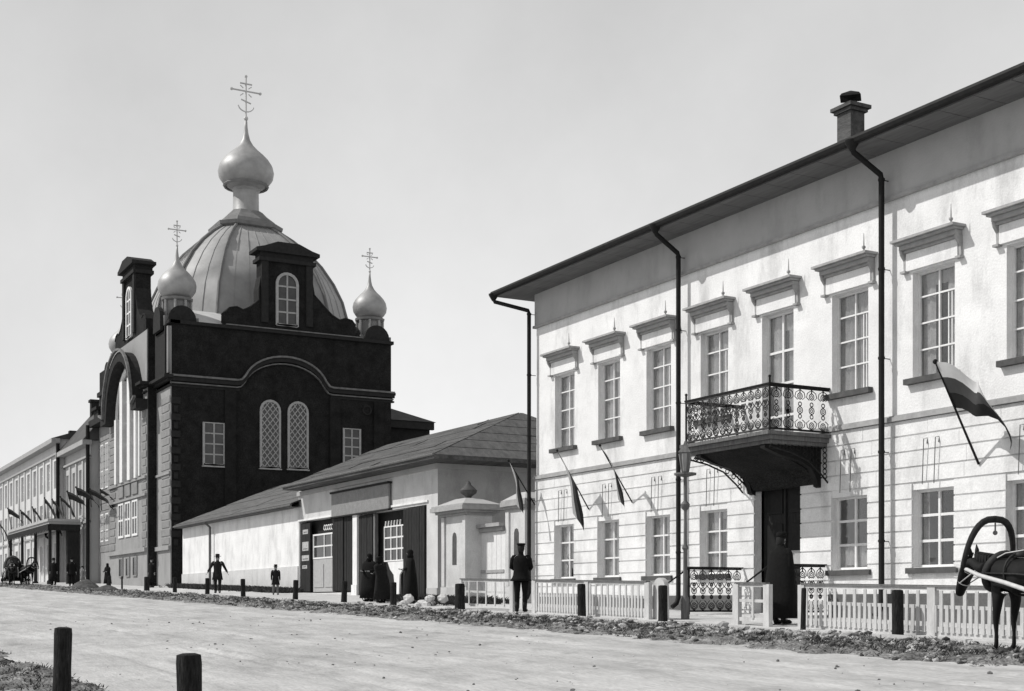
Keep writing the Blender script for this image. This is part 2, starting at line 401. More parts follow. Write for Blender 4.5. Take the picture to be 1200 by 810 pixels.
# a pale kerb along the pavement, in separate stones
kerb = thing('kerb', 'long row of pale kerb stones edging the pavement beyond the verge', 'kerb', (-45, 16.75, G(-45, 16.75)))
for i in range(56):
    x = -118+i*1.9
    fr = STREET(16.85)
    z = G(x+.93, 16.85)
    o = piece('kerb_stone', M['kerb'], kerb, fr, x, x+1.86, z-.12, z+.085+random.uniform(-.01, .01), 0, .16); o.rotation_euler = (0, .0225, 0)

# rubble and weeds of the verges
def ground_at(x, y):
    if 13.5 < y < 16.95: return VH(x, y)
    if 2.2 < y < 3.7: return VH(x, y, 2.2, 3.7)
    return G(x, y)+.02
ICO = [(0, 0, 1), (.89, 0, .45), (.28, .85, .45), (-.72, .53, .45), (-.72, -.53, .45), (.28, -.85, .45), (.72, .53, -.45), (-.28, .85, -.45), (-.89, 0, -.45), (-.28, -.85, -.45), (.72, -.53, -.45), (0, 0, -1)]
IF = [(0, 1, 2), (0, 2, 3), (0, 3, 4), (0, 4, 5), (0, 5, 1), (1, 6, 2), (2, 7, 3), (3, 8, 4), (4, 9, 5), (5, 10, 1), (6, 7, 2), (7, 8, 3), (8, 9, 4), (9, 10, 5), (10, 6, 1)]
def scatter(name, n, fx, mt, size, label, cat, flat=.6):
    mb = MB()
    for _ in range(n):
        x, y, k = fx()
        s = size*random.uniform(.3, 1)**1.5*k*.62; z = ground_at(x, y)+s*.12
        a = random.random()*PI; c, d = math.cos(a), math.sin(a); ax, ay, az = random.uniform(.8, 1.4), random.uniform(.6, 1), random.uniform(.4, .8)
        q = []
        for p in ICO:
            j = random.uniform(.78, 1.2); px_, py_, pz_ = p[0]*ax*j, p[1]*ay*j, p[2]*az*j
            q.append((x+(px_*c-py_*d)*s, y+(px_*d+py_*c)*s, z+pz_*s))
        mb.add(q, IF)
    o = mb.build(name, mt, None, recalc=False); tag(o, label, cat, kind='stuff'); return o
def fv():
    x = -110+random.random()**.62*112
    return x, sm(random.gauss(15.4, .8), 13.6+.3*random.random(), 16.9), 1
def fpile():
    x = random.choice([-21.5, -24.5, -19, -34, -37.5, -45, -54, -68, -30]); 
    return random.gauss(x, 1.3), sm(random.gauss(16.0, .45), 14, 16.9), 1.2
scatter('verge_stones', 6500, fv, M['rubble'], .10, 'pale stones and broken rubble strewn over the far verge', 'rubble')
scatter('verge_stones', 900, fpile, M['rubble'], .17, 'heaped pale rubble along the pavement edge', 'rubble')
scatter('verge_clods', 6500, fv, M['darkrubble'], .12, 'dark clods of earth over the far verge', 'soil clods')
def fn(): return random.uniform(-45, -6), sm(random.gauss(2.95, .28), 2.3, 3.6), .8
scatter('near_verge_stones', 1300, fn, M['darkrubble'], .06, 'dark clods on the near verge by the posts', 'soil clods')
def fr_(): return random.uniform(-70, -5), random.uniform(3.8, 14), random.choice([.5, .6, .7, 1.0])
scatter('road_clods', 170, lambda: (random.gauss(random.choice((-12, -17, -24, -33, -9)), 2.2), sm(random.gauss(random.choice((6.6, 9, 11.5)), .9), 3.8, 14), 1), M['soil'], .055, 'dark clods and droppings lying on the road', 'clods')
scatter('road_pebbles', 1100, fr_, M['kerb'], .03, 'small pebbles lying on the dusty road', 'pebbles')
def tufts(name, n, fx, mt, h, label):
    mb = MB()
    for _ in range(n):
        x, y = fx(); z = ground_at(x, y)-.01
        for k in range(6):
            a = random.random()*2*PI; l = h*random.uniform(.4, 1); b = random.uniform(.5, 1.5)*l; wd = .004+.006*random.random()
            ox, oy = x+random.gauss(0, .05), y+random.gauss(0, .05); c, s = math.cos(a), math.sin(a)
            mb.add([(ox-s*wd, oy+c*wd, z), (ox+s*wd, oy-c*wd, z), (ox+c*b*.4+s*wd*.8, oy+s*b*.4-c*wd*.8, z+l*.6), (ox+c*b, oy+s*b, z+l)], [(0, 1, 2), (0, 2, 3)])
    o = mb.build(name, mt, None, recalc=False); tag(o, label, 'weeds', kind='stuff'); return o
tufts('weeds', 5000, lambda: (-100+random.random()**.6*102, sm(random.gauss(15.3, .7), 13.9, 16.9)), M['grass'], .085, 'dark low weeds growing over the far verge')
tufts('dry_grass', 3600, lambda: (-100+random.random()**.6*102, sm(random.gauss(15.5, .7), 13.9, 16.9)), M['grasslight'], .075, 'dry pale grass growing over the far verge')
tufts('weeds', 1400, lambda: (random.uniform(-45, -6), sm(random.gauss(2.95, .25), 2.4, 3.5)), M['grass'], .06, 'dark low weeds growing on the near verge')
tufts('weeds', 1500, lambda: (random.uniform(-78, -58), random.gauss(20.5, .3)), M['grass'], .34, 'dark weeds growing along the foot of the whitewashed annex')
tufts('weeds', 900, lambda: (random.uniform(-44, -37), random.gauss(19.4, .5)), M['grass'], .3, 'dark weeds growing before the white gate pillars')

# ------------------------------------------------------------------ BUILDING 1: the white two-storey house
WY = 21.0; BX0, BX1 = -36.75, -8.0
house = thing('town_house', 'long white two storey plastered house with iron balcony, deep eaves and rusticated ground floor', 'house', (-25, WY, G(-25, WY)))
fr = STREET(WY); hw = .575
cen = [-35.04+2.46*k for k in range(11)]
LZ0, LZ1, UZ0, UZ1 = .75, 2.37, 4.71, 6.93
holes = []
for k, c in enumerate(cen):
    if k == 4: holes += [(c-.85, c+.85, -.24, 2.88), (c-hw, c+hw, 3.86, UZ1)]
    else: holes += [(c-hw, c+hw, LZ0, LZ1), (c-hw, c+hw, UZ0, UZ1)]
mb = MB(); facade(mb, fr, BX0, BX1, -1.6, 9.66, holes)
mb.build('wall', M['plaster'], house)
mb = MB()
for x in (BX0, BX1): mb.add([(x, WY, -1.6), (x, 36, -1.6), (x, 36, 9.66), (x, WY, 9.66)], [(0, 1, 2, 3)])
mb.add([(BX0, 36, -1.6), (BX1, 36, -1.6), (BX1, 36, 9.66), (BX0, 36, 9.66)], [(0, 1, 2, 3)])
mb.build('side_wall', M['plaster'], house)
# rusticated courses of the ground floor, block by block
cz = 3.86; course = 0
while cz > -1.3:
    z1 = cz-.017; z0 = cz-.335+.017
    cuts = [BX0+.004]
    blocked = sorted([(h[0], h[1]) for h in holes if h[2] < z1 and h[3] > z0 and h[2] < 3.5])
    segs = []; a = BX0-.03
    for b0, b1 in blocked:
        segs.append((a, b0)); a = b1
    segs.append((a, BX1))
    for a, b in segs:
        j = a; st = 2.46 if course % 2 else 1.9
        first = True
        while j < b-1e-4:
            e = min(b, j+(st*.62 if first and course % 2 == 0 else st)); first = False
            if b-e < .5: e = b
            piece('stone', M['stone'], house, fr, j+(.005 if j > a else 0), e-(.005 if e < b else 0), z0, z1, -.01, .034+random.uniform(-.004, .004))
            j = e
    cz -= .335; course += 1
for a_, b_ in ((BX0-.06, cen[4]-1.35), (cen[4]+1.85, BX1)): MB().fbox(fr, a_, b_, -1.6, .20, .0, .09).build('plinth', M['plinth'], house)  # dark band added so the fence gaps look shaded
mb = MB().fbox(fr, BX0-.05, BX1, 3.86, 3.95, -.02, .10); mb.fbox(fr, BX0-.04, BX1, 3.95, 3.985, -.02, .06)
mb.build('string_course', M['cornice'], house)
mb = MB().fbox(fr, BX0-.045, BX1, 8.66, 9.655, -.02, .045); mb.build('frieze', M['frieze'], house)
mb = MB().fbox(fr, BX0-.08, BX1, 8.585, 8.66, -.02, .10); mb.build('frieze_moulding', M['cornice'], house)
# eaves and roof
EY = 20.03; EX0 = BX0-.95; EX1 = BX1+.9
mb = MB()
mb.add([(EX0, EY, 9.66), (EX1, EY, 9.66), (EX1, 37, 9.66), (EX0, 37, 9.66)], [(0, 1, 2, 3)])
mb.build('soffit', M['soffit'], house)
mb = MB(); rh = 9.80+.36*8.4
mb.add([(EX0, EY, 9.665), (EX1, EY, 9.665), (EX1, EY, 9.80), (EX0, EY, 9.80), (EX0+8.4, EY+8.4, rh), (EX1, EY+8.4, rh), (EX0, 37, 9.8), (EX1, 37, 9.8), (EX0, 37, 9.665), (EX1, 37, 9.665)],
       [(0, 1, 2, 3), (3, 2, 5, 4), (3, 4, 6), (4, 5, 7, 6), (0, 3, 6, 8), (1, 2, 5, 7, 9)])
mb.build('roof', M['roofdark'], house)
mb = MB().tube([(EX0-.05, EY-.06, 9.74), (EX1, EY-.06, 9.74)], .095, 8)
mb.tube([(EX0-.05, EY-.05, 9.74), (EX0-.05, 37, 9.74)], .07, 6)
mb.build('gutter', M['gutter'], house, smooth=True)
for k in range(1, 34):      # rafter ends seen as faint lines on the soffit
    x = EX0+k*.88
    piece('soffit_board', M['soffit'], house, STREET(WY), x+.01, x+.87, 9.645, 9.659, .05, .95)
def downpipe(xg, xw, yw=20.76, z_el=9.13):
    zb = G(xw, 20.7)+.25
    mb = MB().tube([(xg, EY-.06, 9.72), (xg, EY-.06, 9.60), (xg, EY-.02, 9.50), (xw, yw-.03, z_el), (xw, yw, z_el-.1), (xw, yw, zb+.15), (xw, yw-.06, zb), (xw, yw-.2, zb-.1)], .062, 10)
    mb.lathe((xg, EY-.06, 9.52), [(.05, 0), (.15, .16), (.16, .22)], 10)
    for z in (9.0, 7.1, 5.2, 3.2, 1.3): mb.lathe((xw, yw, z), [(.075, 0), (.075, .05)], 10); mb.tube([(xw, yw, z+.02), (xw, WY, z+.02)], .012, 4)
    mb.build('downpipe', M['pipe'], house, smooth=True)
downpipe(EX0+.02, PX(620, 20.76)); downpipe(PX(769, 20), PX(795, 20.76)); downpipe(PX(1000, 20), PX(1033, 20.76)); downpipe(-13.8, -13.8)
# windows
for k, c in enumerate(cen):
    if k != 4:
        dark = k >= 5
        o_ = window(fr, c-hw, c+hw, LZ0, LZ1, house, hs=(.34, .67), gm='clear', bw=.05, mw=.022 if k < 5 else .028)
        curtains(fr, c-hw, c+hw, LZ0, LZ1, o_, ['drawn', 'full', 'full', 'drawn', '', 'half', 'bare', 'bare', 'half', 'drawn', 'bare'][k])
        piece('window_sill', M['sill'], house, fr, c-hw-.12, c+hw+.12, LZ0-.13, LZ0-.012, -.25, .10)
        o_ = window(fr, c-hw, c+hw, UZ0, UZ1, house, gm='clear', hs=(.27, .52, .77), extra=((.70, .02, .77), (.78, .02, .77)), bw=.045, mw=.017)
        curtains(fr, c-hw, c+hw, UZ0, UZ1, o_, ['full', 'drawn', 'full', 'full', '', 'full', 'drawn', 'drawn', 'full', 'drawn', 'full'][k])
        piece('window_sill', M['sill'], house, fr, c-hw-.14, c+hw+.14, UZ0-.13, UZ0-.012, -.25, .14)
    else:
        o_ = window(fr, c-hw, c+hw, 3.86, UZ1, house, gm='clear', hs=(.2, .45, .7), bw=.06, mw=.028, label='glazed balcony door of two leaves', name='balcony_door')
        curtains(fr, c-hw, c+hw, 3.86, UZ1, o_, 'drawn')
    # the hood over each upper window
    mb = MB().fbox(fr, c-hw-.13, c+hw+.13, UZ1+.04, 7.34, -.02, .07)
    hood = mb.build('window_hood', M['plaster'], house)
    mb = MB().fbox(fr, c-hw-.24, c+hw+.24, 7.50, 7.545, -.02, .30).fbox(fr, c-hw-.29, c+hw+.29, 7.548, 7.60, -.02, .37)
    mb.fbox(fr, c-hw-.18, c+hw+.18, 7.345, 7.40, -.02, .12).fbox(fr, c-hw-.20, c+hw+.20, 7.405, 7.495, -.02, .20)
    mb.build('hood_cornice', M['cornice'], hood)
    for sgn in (-1, 1):
        u = c+sgn*(hw+.18)
        MB().prism(Frame(fr.p(u-.03, 0, 0), (0, -1, 0), (1, 0, 0)), [(-.02, 6.99), (.05, 7.0), (.06, 7.2), (.16, 7.32), (.18, 7.40), (-.02, 7.40)], 0, .06).fbox(fr, u-.07, u+.07, 6.935, 6.98, -.02, .12).build('bracket', M['cornice'], hood)
    mb = MB().tube([fr.p(c+hw+.2, 7.6, .32), fr.p(c+hw+.2, 7.98, .32)], [.022, .006], 5).blob(tuple(fr.p(c+hw+.2, 7.68, .32)), .045, 6, 4)
    mb.build('finial', M['cornice'], hood)
    if k not in (4,):   # thin iron rods hanging over the lower windows
        mb = MB()
        for du in (-.18, .14):
            mb.tube([fr.p(c+du+.05, 3.42, .02), fr.p(c+du+.03, 3.40, .12), fr.p(c+du-.03, 2.46, .10)], .010, 4)
            mb.tube([fr.p(c+du+.05, 3.42, .02), fr.p(c+du+.05, 3.3, .05)], .012, 4)
        mb.build('awning_rod', M['woodmid'], house)
# entrance
c = cen[4]
mb = MB(); mb.fbox(fr, c-.85, c+.85, -.24, 2.88, -.32, -.28)
door = mb.build('door', M['wooddark'], house, label='dark double entrance door under the balcony')
for s in (-1, 1):
    for (z0, z1) in ((-.1, .7), (.85, 1.9), (2.15, 2.75)):
        piece('door_panel', M['iron'], door, fr, c+s*.42-.3, c+s*.42+.3, z0, z1, -.28, -.25)
piece('door_panel', M['greypaint'], door, fr, c+.12, c+.62, .92, 1.25, -.25, -.24)
piece('doorpost', M['wooddark'], door, fr, c-.03, c+.03, -.24, 2.88, -.28, -.22)
# balcony
BY = 19.28; bx0, bx1 = -26.5, -23.4
mb = MB().box(bx0-.10, bx1+.10, BY-.12, WY-.005, 3.72, 3.80).box(bx0-.03, bx1+.03, BY-.04, WY-.005, 3.62, 3.716).box(bx0+.04, bx1-.04, BY+.04, WY-.005, 3.54, 3.616)
balc = mb.build('balcony', M['woodmid'], house, label='balcony slab with cast iron railing')
pts = [(.0, 2.70), (.10, 2.74), (.20, 2.92), (.40, 3.08), (.8, 3.23), (1.25, 3.36), (1.62, 3.535), (0, 3.535)]
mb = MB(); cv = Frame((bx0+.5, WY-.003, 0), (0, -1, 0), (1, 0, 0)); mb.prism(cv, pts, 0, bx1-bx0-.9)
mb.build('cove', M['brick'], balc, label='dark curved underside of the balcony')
for x in (bx0+.33, bx1-.4):
    mb = MB().prism(Frame((x, WY-.002, 0), (0, -1, 0), (1, 0, 0)), [(.0, 2.62), (.12, 2.66), (.18, 2.86), (.32, 3.06), (.62, 3.2), (1.2, 3.32), (1.66, 3.46), (1.66, 3.537), (0, 3.537)], 0, .16)
    mb.build('bracket', M['iron'], balc)
def ornate(mb, fr, u0, u1, z0, z1, step=.27, dense=False):
    """cast iron balustrade: columns of rings, lozenges and scrolls"""
    A, B = fr.U, Vector((0, 0, 1)); H = z1-z0; n = max(2, round((u1-u0)/step)); st = (u1-u0)/n
    for z in (z0+.04, z1): mb.fbox(fr, u0, u1, z-.02, z+.02, -.02, .02)
    for i in range(n):
        u = u0+(i+.5)*st
        for zz, r in ((.16, .07), (.36, .045), (.5, .075), (.64, .045), (.82, .07)):
            mb.ring(fr.p(u, z0+H*zz, 0), r, A, B, .013, 9, 4)
            if dense or r > .05: mb.ring(fr.p(u, z0+H*zz, 0), r*.45, A, B, .012, 6, 4)
        for q in (-1, 1):
            mb.tube([fr.p(u, z0+.05, 0), fr.p(u+q*st*.36, z0+H*.12, 0), fr.p(u+q*st*.44, z0+H*.22, 0), fr.p(u+q*st*.2, z0+H*.28, 0)], .010, 4)
            mb.tube([fr.p(u, z1-.03, 0), fr.p(u+q*st*.36, z0+H*.9, 0), fr.p(u+q*st*.44, z0+H*.8, 0), fr.p(u+q*st*.2, z0+H*.74, 0)], .010, 4)
            if dense: mb.tube([fr.p(u, z0+H*.5, 0), fr.p(u+q*st*.48, z0+H*.6, 0), fr.p(u+q*st*.2, z0+H*.7, 0)], .012, 4)
        mb.tube([fr.p(u, z0+.04, 0), fr.p(u, z0+H*.1, 0)], .014, 4); mb.tube([fr.p(u, z0+H*.88, 0), fr.p(u, z1, 0)], .014, 4)
    return mb
fb = STREET(BY)
ornate(MB(), fb, bx0+.02, bx1-.02, 3.82, 4.80, .26, True).build('railing', M['railing'], balc, label='front cast iron railing of the balcony')
for x in (bx0, bx1):
    ornate(MB(), Frame((x, 0, 0), (0, 1, 0), (1, 0, 0)), BY+.02, WY-.02, 3.82, 4.80, .34).build('railing', M['iron'], balc)
    mb = MB().tube([(x, BY, 3.8), (x, BY, 4.98)], .024, 6).blob((x, BY, 5.0), .035, 6, 4); mb.build('corner_post', M['iron'], balc)
mb = MB().box(bx0-.03, bx1+.03, BY-.035, BY+.035, 4.822, 4.862)
for x in (bx0, bx1): mb.box(x-.035, x+.035, BY+.04, WY-.01, 4.822, 4.862)
mb.build('handrail', M['iron'], balc)
# iron lace hanging under the balcony
def lace(x):
    mb = MB(); A, B = Vector((0, 1, 0)), Vector((0, 0, 1))
    for i in range(9):
        y = BY+.08+i*.19; dz = .06+.10*(i/8)**1+(.55*(i/8)**2.5)
        zt = 3.53; m = max(1, int(dz/.11))
        for j in range(m): mb.ring((x, y, zt-.07-j*.12), .055, A, B, .014, 8, 4)
    mb.tube([(x, BY+.02, 3.46), (x, BY+.6, 3.36), (x, BY+1.1, 3.2), (x, BY+1.5, 2.9), (x, WY-.03, 2.72)], .022, 5)
    mb.build('iron_lace', M['iron'], balc)
lace(bx0+.02); lace(bx0+.32); lace(bx1-.02)
# porch
pz = -.27
mb = MB().box(bx0, bx1, 19.3, WY-.03, -1.2, pz)
porch = mb.build('porch', M['kerb'], house, label='low stone porch with iron side railings')
for i in range(3):
    mb = MB().box(bx0+.1, bx1-.1, 19.3-.3*(i+1), 19.3-.3*i-.003, -1.2, pz-.09*(i+1)); mb.build('step', M['kerb'], porch)
for x in (bx0+.05, bx1-.05):
    ornate(MB(), Frame((x, 0, 0), (0, 1, 0), (1, 0, 0)), 19.35, 20.9, pz+.04, pz+1.1, .27, True).build('railing', M['iron'], porch)
    MB().box(x-.03, x+.03, 19.3, 20.95, pz+1.1+.022, pz+1.15).tube([(x, 19.32, pz), (x, 19.32, pz+1.13)], .03, 6).tube([(x, 19.32, pz+1.12), (x, 18.5, pz+.62), (x, 18.5, pz-.2)], .022, 5).build('handrail', M['iron'], porch)
# chimney on the roof
chx0 = PX(981, 23.4); chx1 = PX(997, 23.4)
ch = MB().box(chx0, chx1, 23.4, 23.85, 10.2, 12.2).box(chx0-.06, chx1+.06, 23.34, 23.91, 12.2, 12.28).box(chx0-.12, chx1+.12, 23.28, 23.97, 12.282, 12.37)
ch.box(chx0-.1, chx1+.1, 23.36, 23.98, 10.2, 11.45)
ch = ch.build('chimney', M['roofgrey'], house, label='weathered chimney stack with a small iron cap')
cxm = (chx0+chx1)/2
MB().tube([(cxm, 23.62, 12.35), (cxm, 23.62, 12.6)], .03, 5).lathe((cxm, 23.62, 12.56), [(.05, -.02), (.36, .03), (.30, .10), (.02, .22)], 4).build('chimney_cap', M['iron'], ch)

# ------------------------------------------------------------------ BUILDING 2: shops with the plank roof
shop = thing('shop_row', 'low plastered shop building with plank roof, sign board and dark open shutters', 'shop', (-51, WY, G(-51, WY)))
SX0, SX1 = PX(350, WY), PX(513, WY); SZ = 5.12
d1 = (PX(350.5, WY)+.02, PX(415, WY), PZ(350, 699, WY)+.05, 3.62); d2 = (PX(420.5, WY), PX(500, WY), .2, 3.62)
d1 = (d1[0]+.02, d1[1], .45, 3.68); d2 = (d2[0], d2[1], .12, 3.60)
mb = MB(); facade(mb, fr, SX0, SX1, -1, SZ, [d1, d2], .35)
mb.build('wall', M['shop'], shop)
mb = MB()
MB().add([(SX1, WY, -1), (SX1, 30, -1), (SX1, 30, SZ), (SX1, WY, SZ)], [(0, 1, 2, 3)]).build('end_wall', M['shopend'], shop, label='end wall facing the gate, darkened for its shade')
mb.add([(SX0, WY, -1), (SX0, 30, -1), (SX0, 30, SZ), (SX0, 25.2, 7.25), (SX0, WY, 5.5)], [(0, 1, 2, 3, 4)])
mb.add([(SX0, 30, -1), (SX1, 30, -1), (SX1, 30, SZ), (SX0, 30, SZ)], [(0, 1, 2, 3)])
mb.build('side_wall', M['shop'], shop)
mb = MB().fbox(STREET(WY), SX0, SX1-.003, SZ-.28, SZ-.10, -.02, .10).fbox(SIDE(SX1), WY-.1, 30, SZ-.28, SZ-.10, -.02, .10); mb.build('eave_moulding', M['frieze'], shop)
A = Vector((-58.15, 20.12, SZ+.06)); A2 = Vector((-42.35, 20.12, SZ+.02)); Bq = Vector((-58.0, 25.2, 7.36)); Cq = Vector((-45.3, 25.2, 7.28)); D2 = Vector((-42.35, 30.3, SZ+.02)); D1 = Vector((-58.1, 30.3, SZ+.06))
mb = MB(); dn = Vector((0, 0, -.12))
mb.add([A, A2, Cq, Bq, D2, D1, A+dn, A2+dn, D2+dn, D1+dn], [(0, 1, 2, 3), (1, 4, 2), (3, 2, 4, 5), (6, 7, 8, 9), (0, 6, 7, 1), (1, 7, 8, 4), (0, 3, 5, 9, 6)])
roof = mb.build('roof', M['roofgrey'], shop)
# boards nailed over the roof, one by one
def board(parent, a, b, c_, d_, lift, mt, th=.03):
    n = (b-a).cross(d_-a).normalized(); n = n if n.z > 0 else -n
    q = [a, b, c_, d_]; mb = MB(); mb.add([p+n*lift for p in q]+[p+n*(lift+th) for p in q], [(3, 2, 1, 0), (4, 5, 6, 7), (0, 1, 5, 4), (1, 2, 6, 5), (2, 3, 7, 6), (3, 0, 4, 7)])
    return mb.build('roof_board', mt, parent)
NB = 7
for j in range(NB):
    t0, t1 = j/NB, (j+1)/NB-.012
    L0, L1 = A.lerp(Bq, t0), A.lerp(Bq, t1); R0, R1 = A2.lerp(Cq, t0), A2.lerp(Cq, t1)
    cuts = [0]+sorted(random.uniform(.08, .95) for _ in range(3))+[1]
    for i in range(len(cuts)-1):
        e = .003
        s0, s1 = cuts[i]+(e if i else 0), cuts[i+1]-e
        board(roof, L0.lerp(R0, s0), L0.lerp(R0, s1), L1.lerp(R1, s1), L1.lerp(R1, s0), .004+random.uniform(0, .035), M['roofgrey'])
for j in range(6):
    t0, t1 = j/6, (j+1)/6-.012
    a, b = A2.lerp(Cq, t0), D2.lerp(Cq, t0); c_, d_ = D2.lerp(Cq, t1), A2.lerp(Cq, t1)
    board(roof, a, b, c_, d_, .004, M['roofannex'])
mb = MB().tube([A+Vector((0, -.03, .02)), A2+Vector((0, -.03, .02))], .05, 6); mb.build('eave_edge', M['woodmid'], roof)
# sign board, posts, doors and shutters
sx0, sx1 = PX(388, 20.85), PX(455, 20.85)
sb = MB().fbox(fr, sx0, sx1, 3.66, 4.62, .06, .14).build('sign_board', M['signboard'], shop, label='blank grey shop sign board')
MB().fbox(fr, sx0-.05, sx1+.05, 4.62, 4.70, .0, .20).fbox(fr, sx0-.05, sx1+.05, 3.60, 3.655, .0, .17).build('sign_frame', M['wooddark'], sb)
mb = MB().fbox(fr, SX0, d2[1]+.3, 3.70, 3.80, -.02, .06); 
p = MB().fbox(fr, d1[1]+.02, d2[0]-.02, .1, 3.6, -.05, .08).fbox(fr, d1[1]-.03, d2[0]+.03, .1, .75, -.05, .12).build('pier', M['plaster'], shop)
MB().fbox(fr, SX0+.02, d2[1]+.15, 3.69, 3.765, -.02, .055).build('lintel', M['plaster'], shop)
def doorset(u0, u1, z0, z1, mt='wooddark', name='shutter', planks=5, d=-.1, label=None):
    o = MB().fbox(fr, u0, u1, z0, z1, d-.04, d).build(name, M[mt], shop, label=label)
    wd = (u1-u0)/planks
    for i in range(planks): piece('plank', M[mt], o, fr, u0+i*wd+.012, u0+(i+1)*wd-.012, z0+.03, z1-.03, d, d+.02+random.uniform(0, .01))
    return o
U = lambda px: PX(px, WY)
board_ = doorset(U(351.5), U(362.5), .5, 3.6, 'wooddark', 'poster_board', 2, -.06, 'dark board pasted with paper notices')
for z0, z1, a, b in ((3.1, 3.3, .25, .8), (2.35, 2.75, .2, .85), (1.9, 2.15, .15, .9), (1.55, 1.7, .2, .7)):
    uu0, uu1 = U(351.5), U(362.5); piece('notice', M['paper'], board_, fr, uu0+(uu1-uu0)*a, uu0+(uu1-uu0)*b, z0, z1, -.06, -.022)
    piece('notice_print', M['ink'], board_, fr, uu0+(uu1-uu0)*(a+.1), uu0+(uu1-uu0)*(b-.1), z0+.07, z0+.10, -.05, -.019)
dk = MB().fbox(fr, d1[0], d1[1], d1[2], d1[3], -.36, -.34).fbox(fr, d2[0], d2[1], d2[2], d2[3], -.36, -.34).build('dark_interior', M['wooddark'], shop)
window(fr, U(363), U(389), 1.95, 3.05, shop, rec=.2, vs=(.5, .82), hs=(.5,), fm='whitepaint', gm='glassdark', bw=.07, mw=.03, name='door_window')
MB().fbox(fr, U(363), U(389), .5, 1.93, -.24, -.16).fbox(fr, U(364.5), U(375.5), .7, 1.7, -.16, -.13).fbox(fr, U(377), U(387.5), .7, 1.7, -.16, -.13).build('shop_door', M['greypaint'], shop, label='pale grey panelled shop door')
mb = MB()
for i in range(5):
    x = U(378)+i*.22; mb.ring(fr.p(x, 3.28, -.1), .11, (1, 0, 0), (0, 0, 1), .022, 10, 4)
mb.build('scroll_ornament', M['whitepaint'], shop)
doorset(U(390.5), U(403), .5, 3.62, planks=4, d=.02); doorset(U(403.5), U(414.5), .48, 3.62, planks=4, d=-.02)
doorset(U(421), U(437), .2, 3.55, 'wooddark', planks=5, d=.0); MB().fbox(fr, U(438.5), U(440.5), .2, 3.55, -.1, .04).build('doorpost', M['woodmid'], shop)
window(fr, U(448), U(472), 1.62, 3.0, shop, rec=.12, vs=(.33, .62, .85), hs=(.35, .67), gm='glassdark', bw=.05, mw=.03, name='door_window')
for i in range(6): MB().tube([fr.p(U(449)+i*.28, 3.0, -.1), fr.p(U(449)+i*.28+.05, 3.2, -.1)], .03, 4).build('fretwork', M['whitepaint'], shop)
MB().prism(fr, [(U(452), 1.6), (U(472), 1.6), (U(470), 1.3), (U(466), 1.1), (U(465), .35), (U(461), .35), (U(459), 1.1), (U(455), 1.3)], -.14, -.08).build('panel', M['whitepaint'], shop)
doorset(U(473.5), U(487), .15, 3.55, planks=4, d=.02); doorset(U(487.5), U(499.5), .15, 3.58, planks=4, d=.05)
MB().fbox(STREET(WY), U(501), U(513)+.02, -.3, .55, -.01, .05).build('plinth', M['frieze'], shop)

# ------------------------------------------------------------------ BUILDING 3: whitewashed annex
ann = thing('annex', 'long low whitewashed windowless annex with plank roof beside the dark cathedral', 'outbuilding', (-68, WY, G(-68, WY)))
AX0, AX1 = PX(214, WY)+.0, SX0-.01; AZ = 4.42
mb = MB(); facade(mb, fr, AX0, AX1, -.5, AZ, []); mb.add([(AX0, WY, -.5), (AX0, 32, -.5), (AX0, 32, AZ), (AX0, 26.6, 6.8), (AX0, WY, AZ)], [(0, 1, 2, 3, 4)])
mb.build('wall', M['annex'], ann)
MB().fbox(fr, AX0-.02, AX1, -.5, PZ(300, 667, WY), -.02, .05).build('plinth', M['shop'], ann)
a0, a1 = Vector((AX0-.15, 20.55, 4.46)), Vector((AX1+.35, 20.55, 4.46)); r0, r1 = Vector((AX0-.1, 26.7, 7.0)), Vector((AX1+.35, 26.7, 7.0)); e0, e1 = Vector((AX0-.1, 32.5, 4.46)), Vector((AX1+.35, 32.5, 4.46))
mb = MB().add([a0, a1, r1, r0, e0, e1, a0+dn, a1+dn, e0+dn, e1+dn], [(0, 1, 2, 3), (3, 2, 5, 4), (0, 6, 7, 1), (6, 7, 9, 8), (0, 3, 4, 8, 6)])
roof = mb.build('roof', M['roofannex'], ann)
for j in range(6):
    t0, t1 = j/6, (j+1)/6-.015; cuts = [0]+sorted(random.uniform(.1, .9) for _ in range(3))+[1]
    for i in range(4):
        l0, l1 = a0.lerp(r0, t0), a0.lerp(r0, t1); q0, q1 = a1.lerp(r1, t0), a1.lerp(r1, t1); s0, s1 = cuts[i]+.002, cuts[i+1]-.002
        board(roof, l0.lerp(q0, s0), l0.lerp(q0, s1), l1.lerp(q1, s1), l1.lerp(q1, s0), .004+random.uniform(0, .025), M['roofannex'])
xq = PX(246, 20.8); MB().tube([(xq, 20.5, 4.36), (xq, 20.8, 4.1), (xq, 20.8, .6)], .07, 8).build('downpipe', M['woodmid'], ann)
MB().tube([(a0.x, 20.5, 4.42), (a1.x, 20.5, 4.42)], .05, 6).build('eave_edge', M['woodmid'], ann)

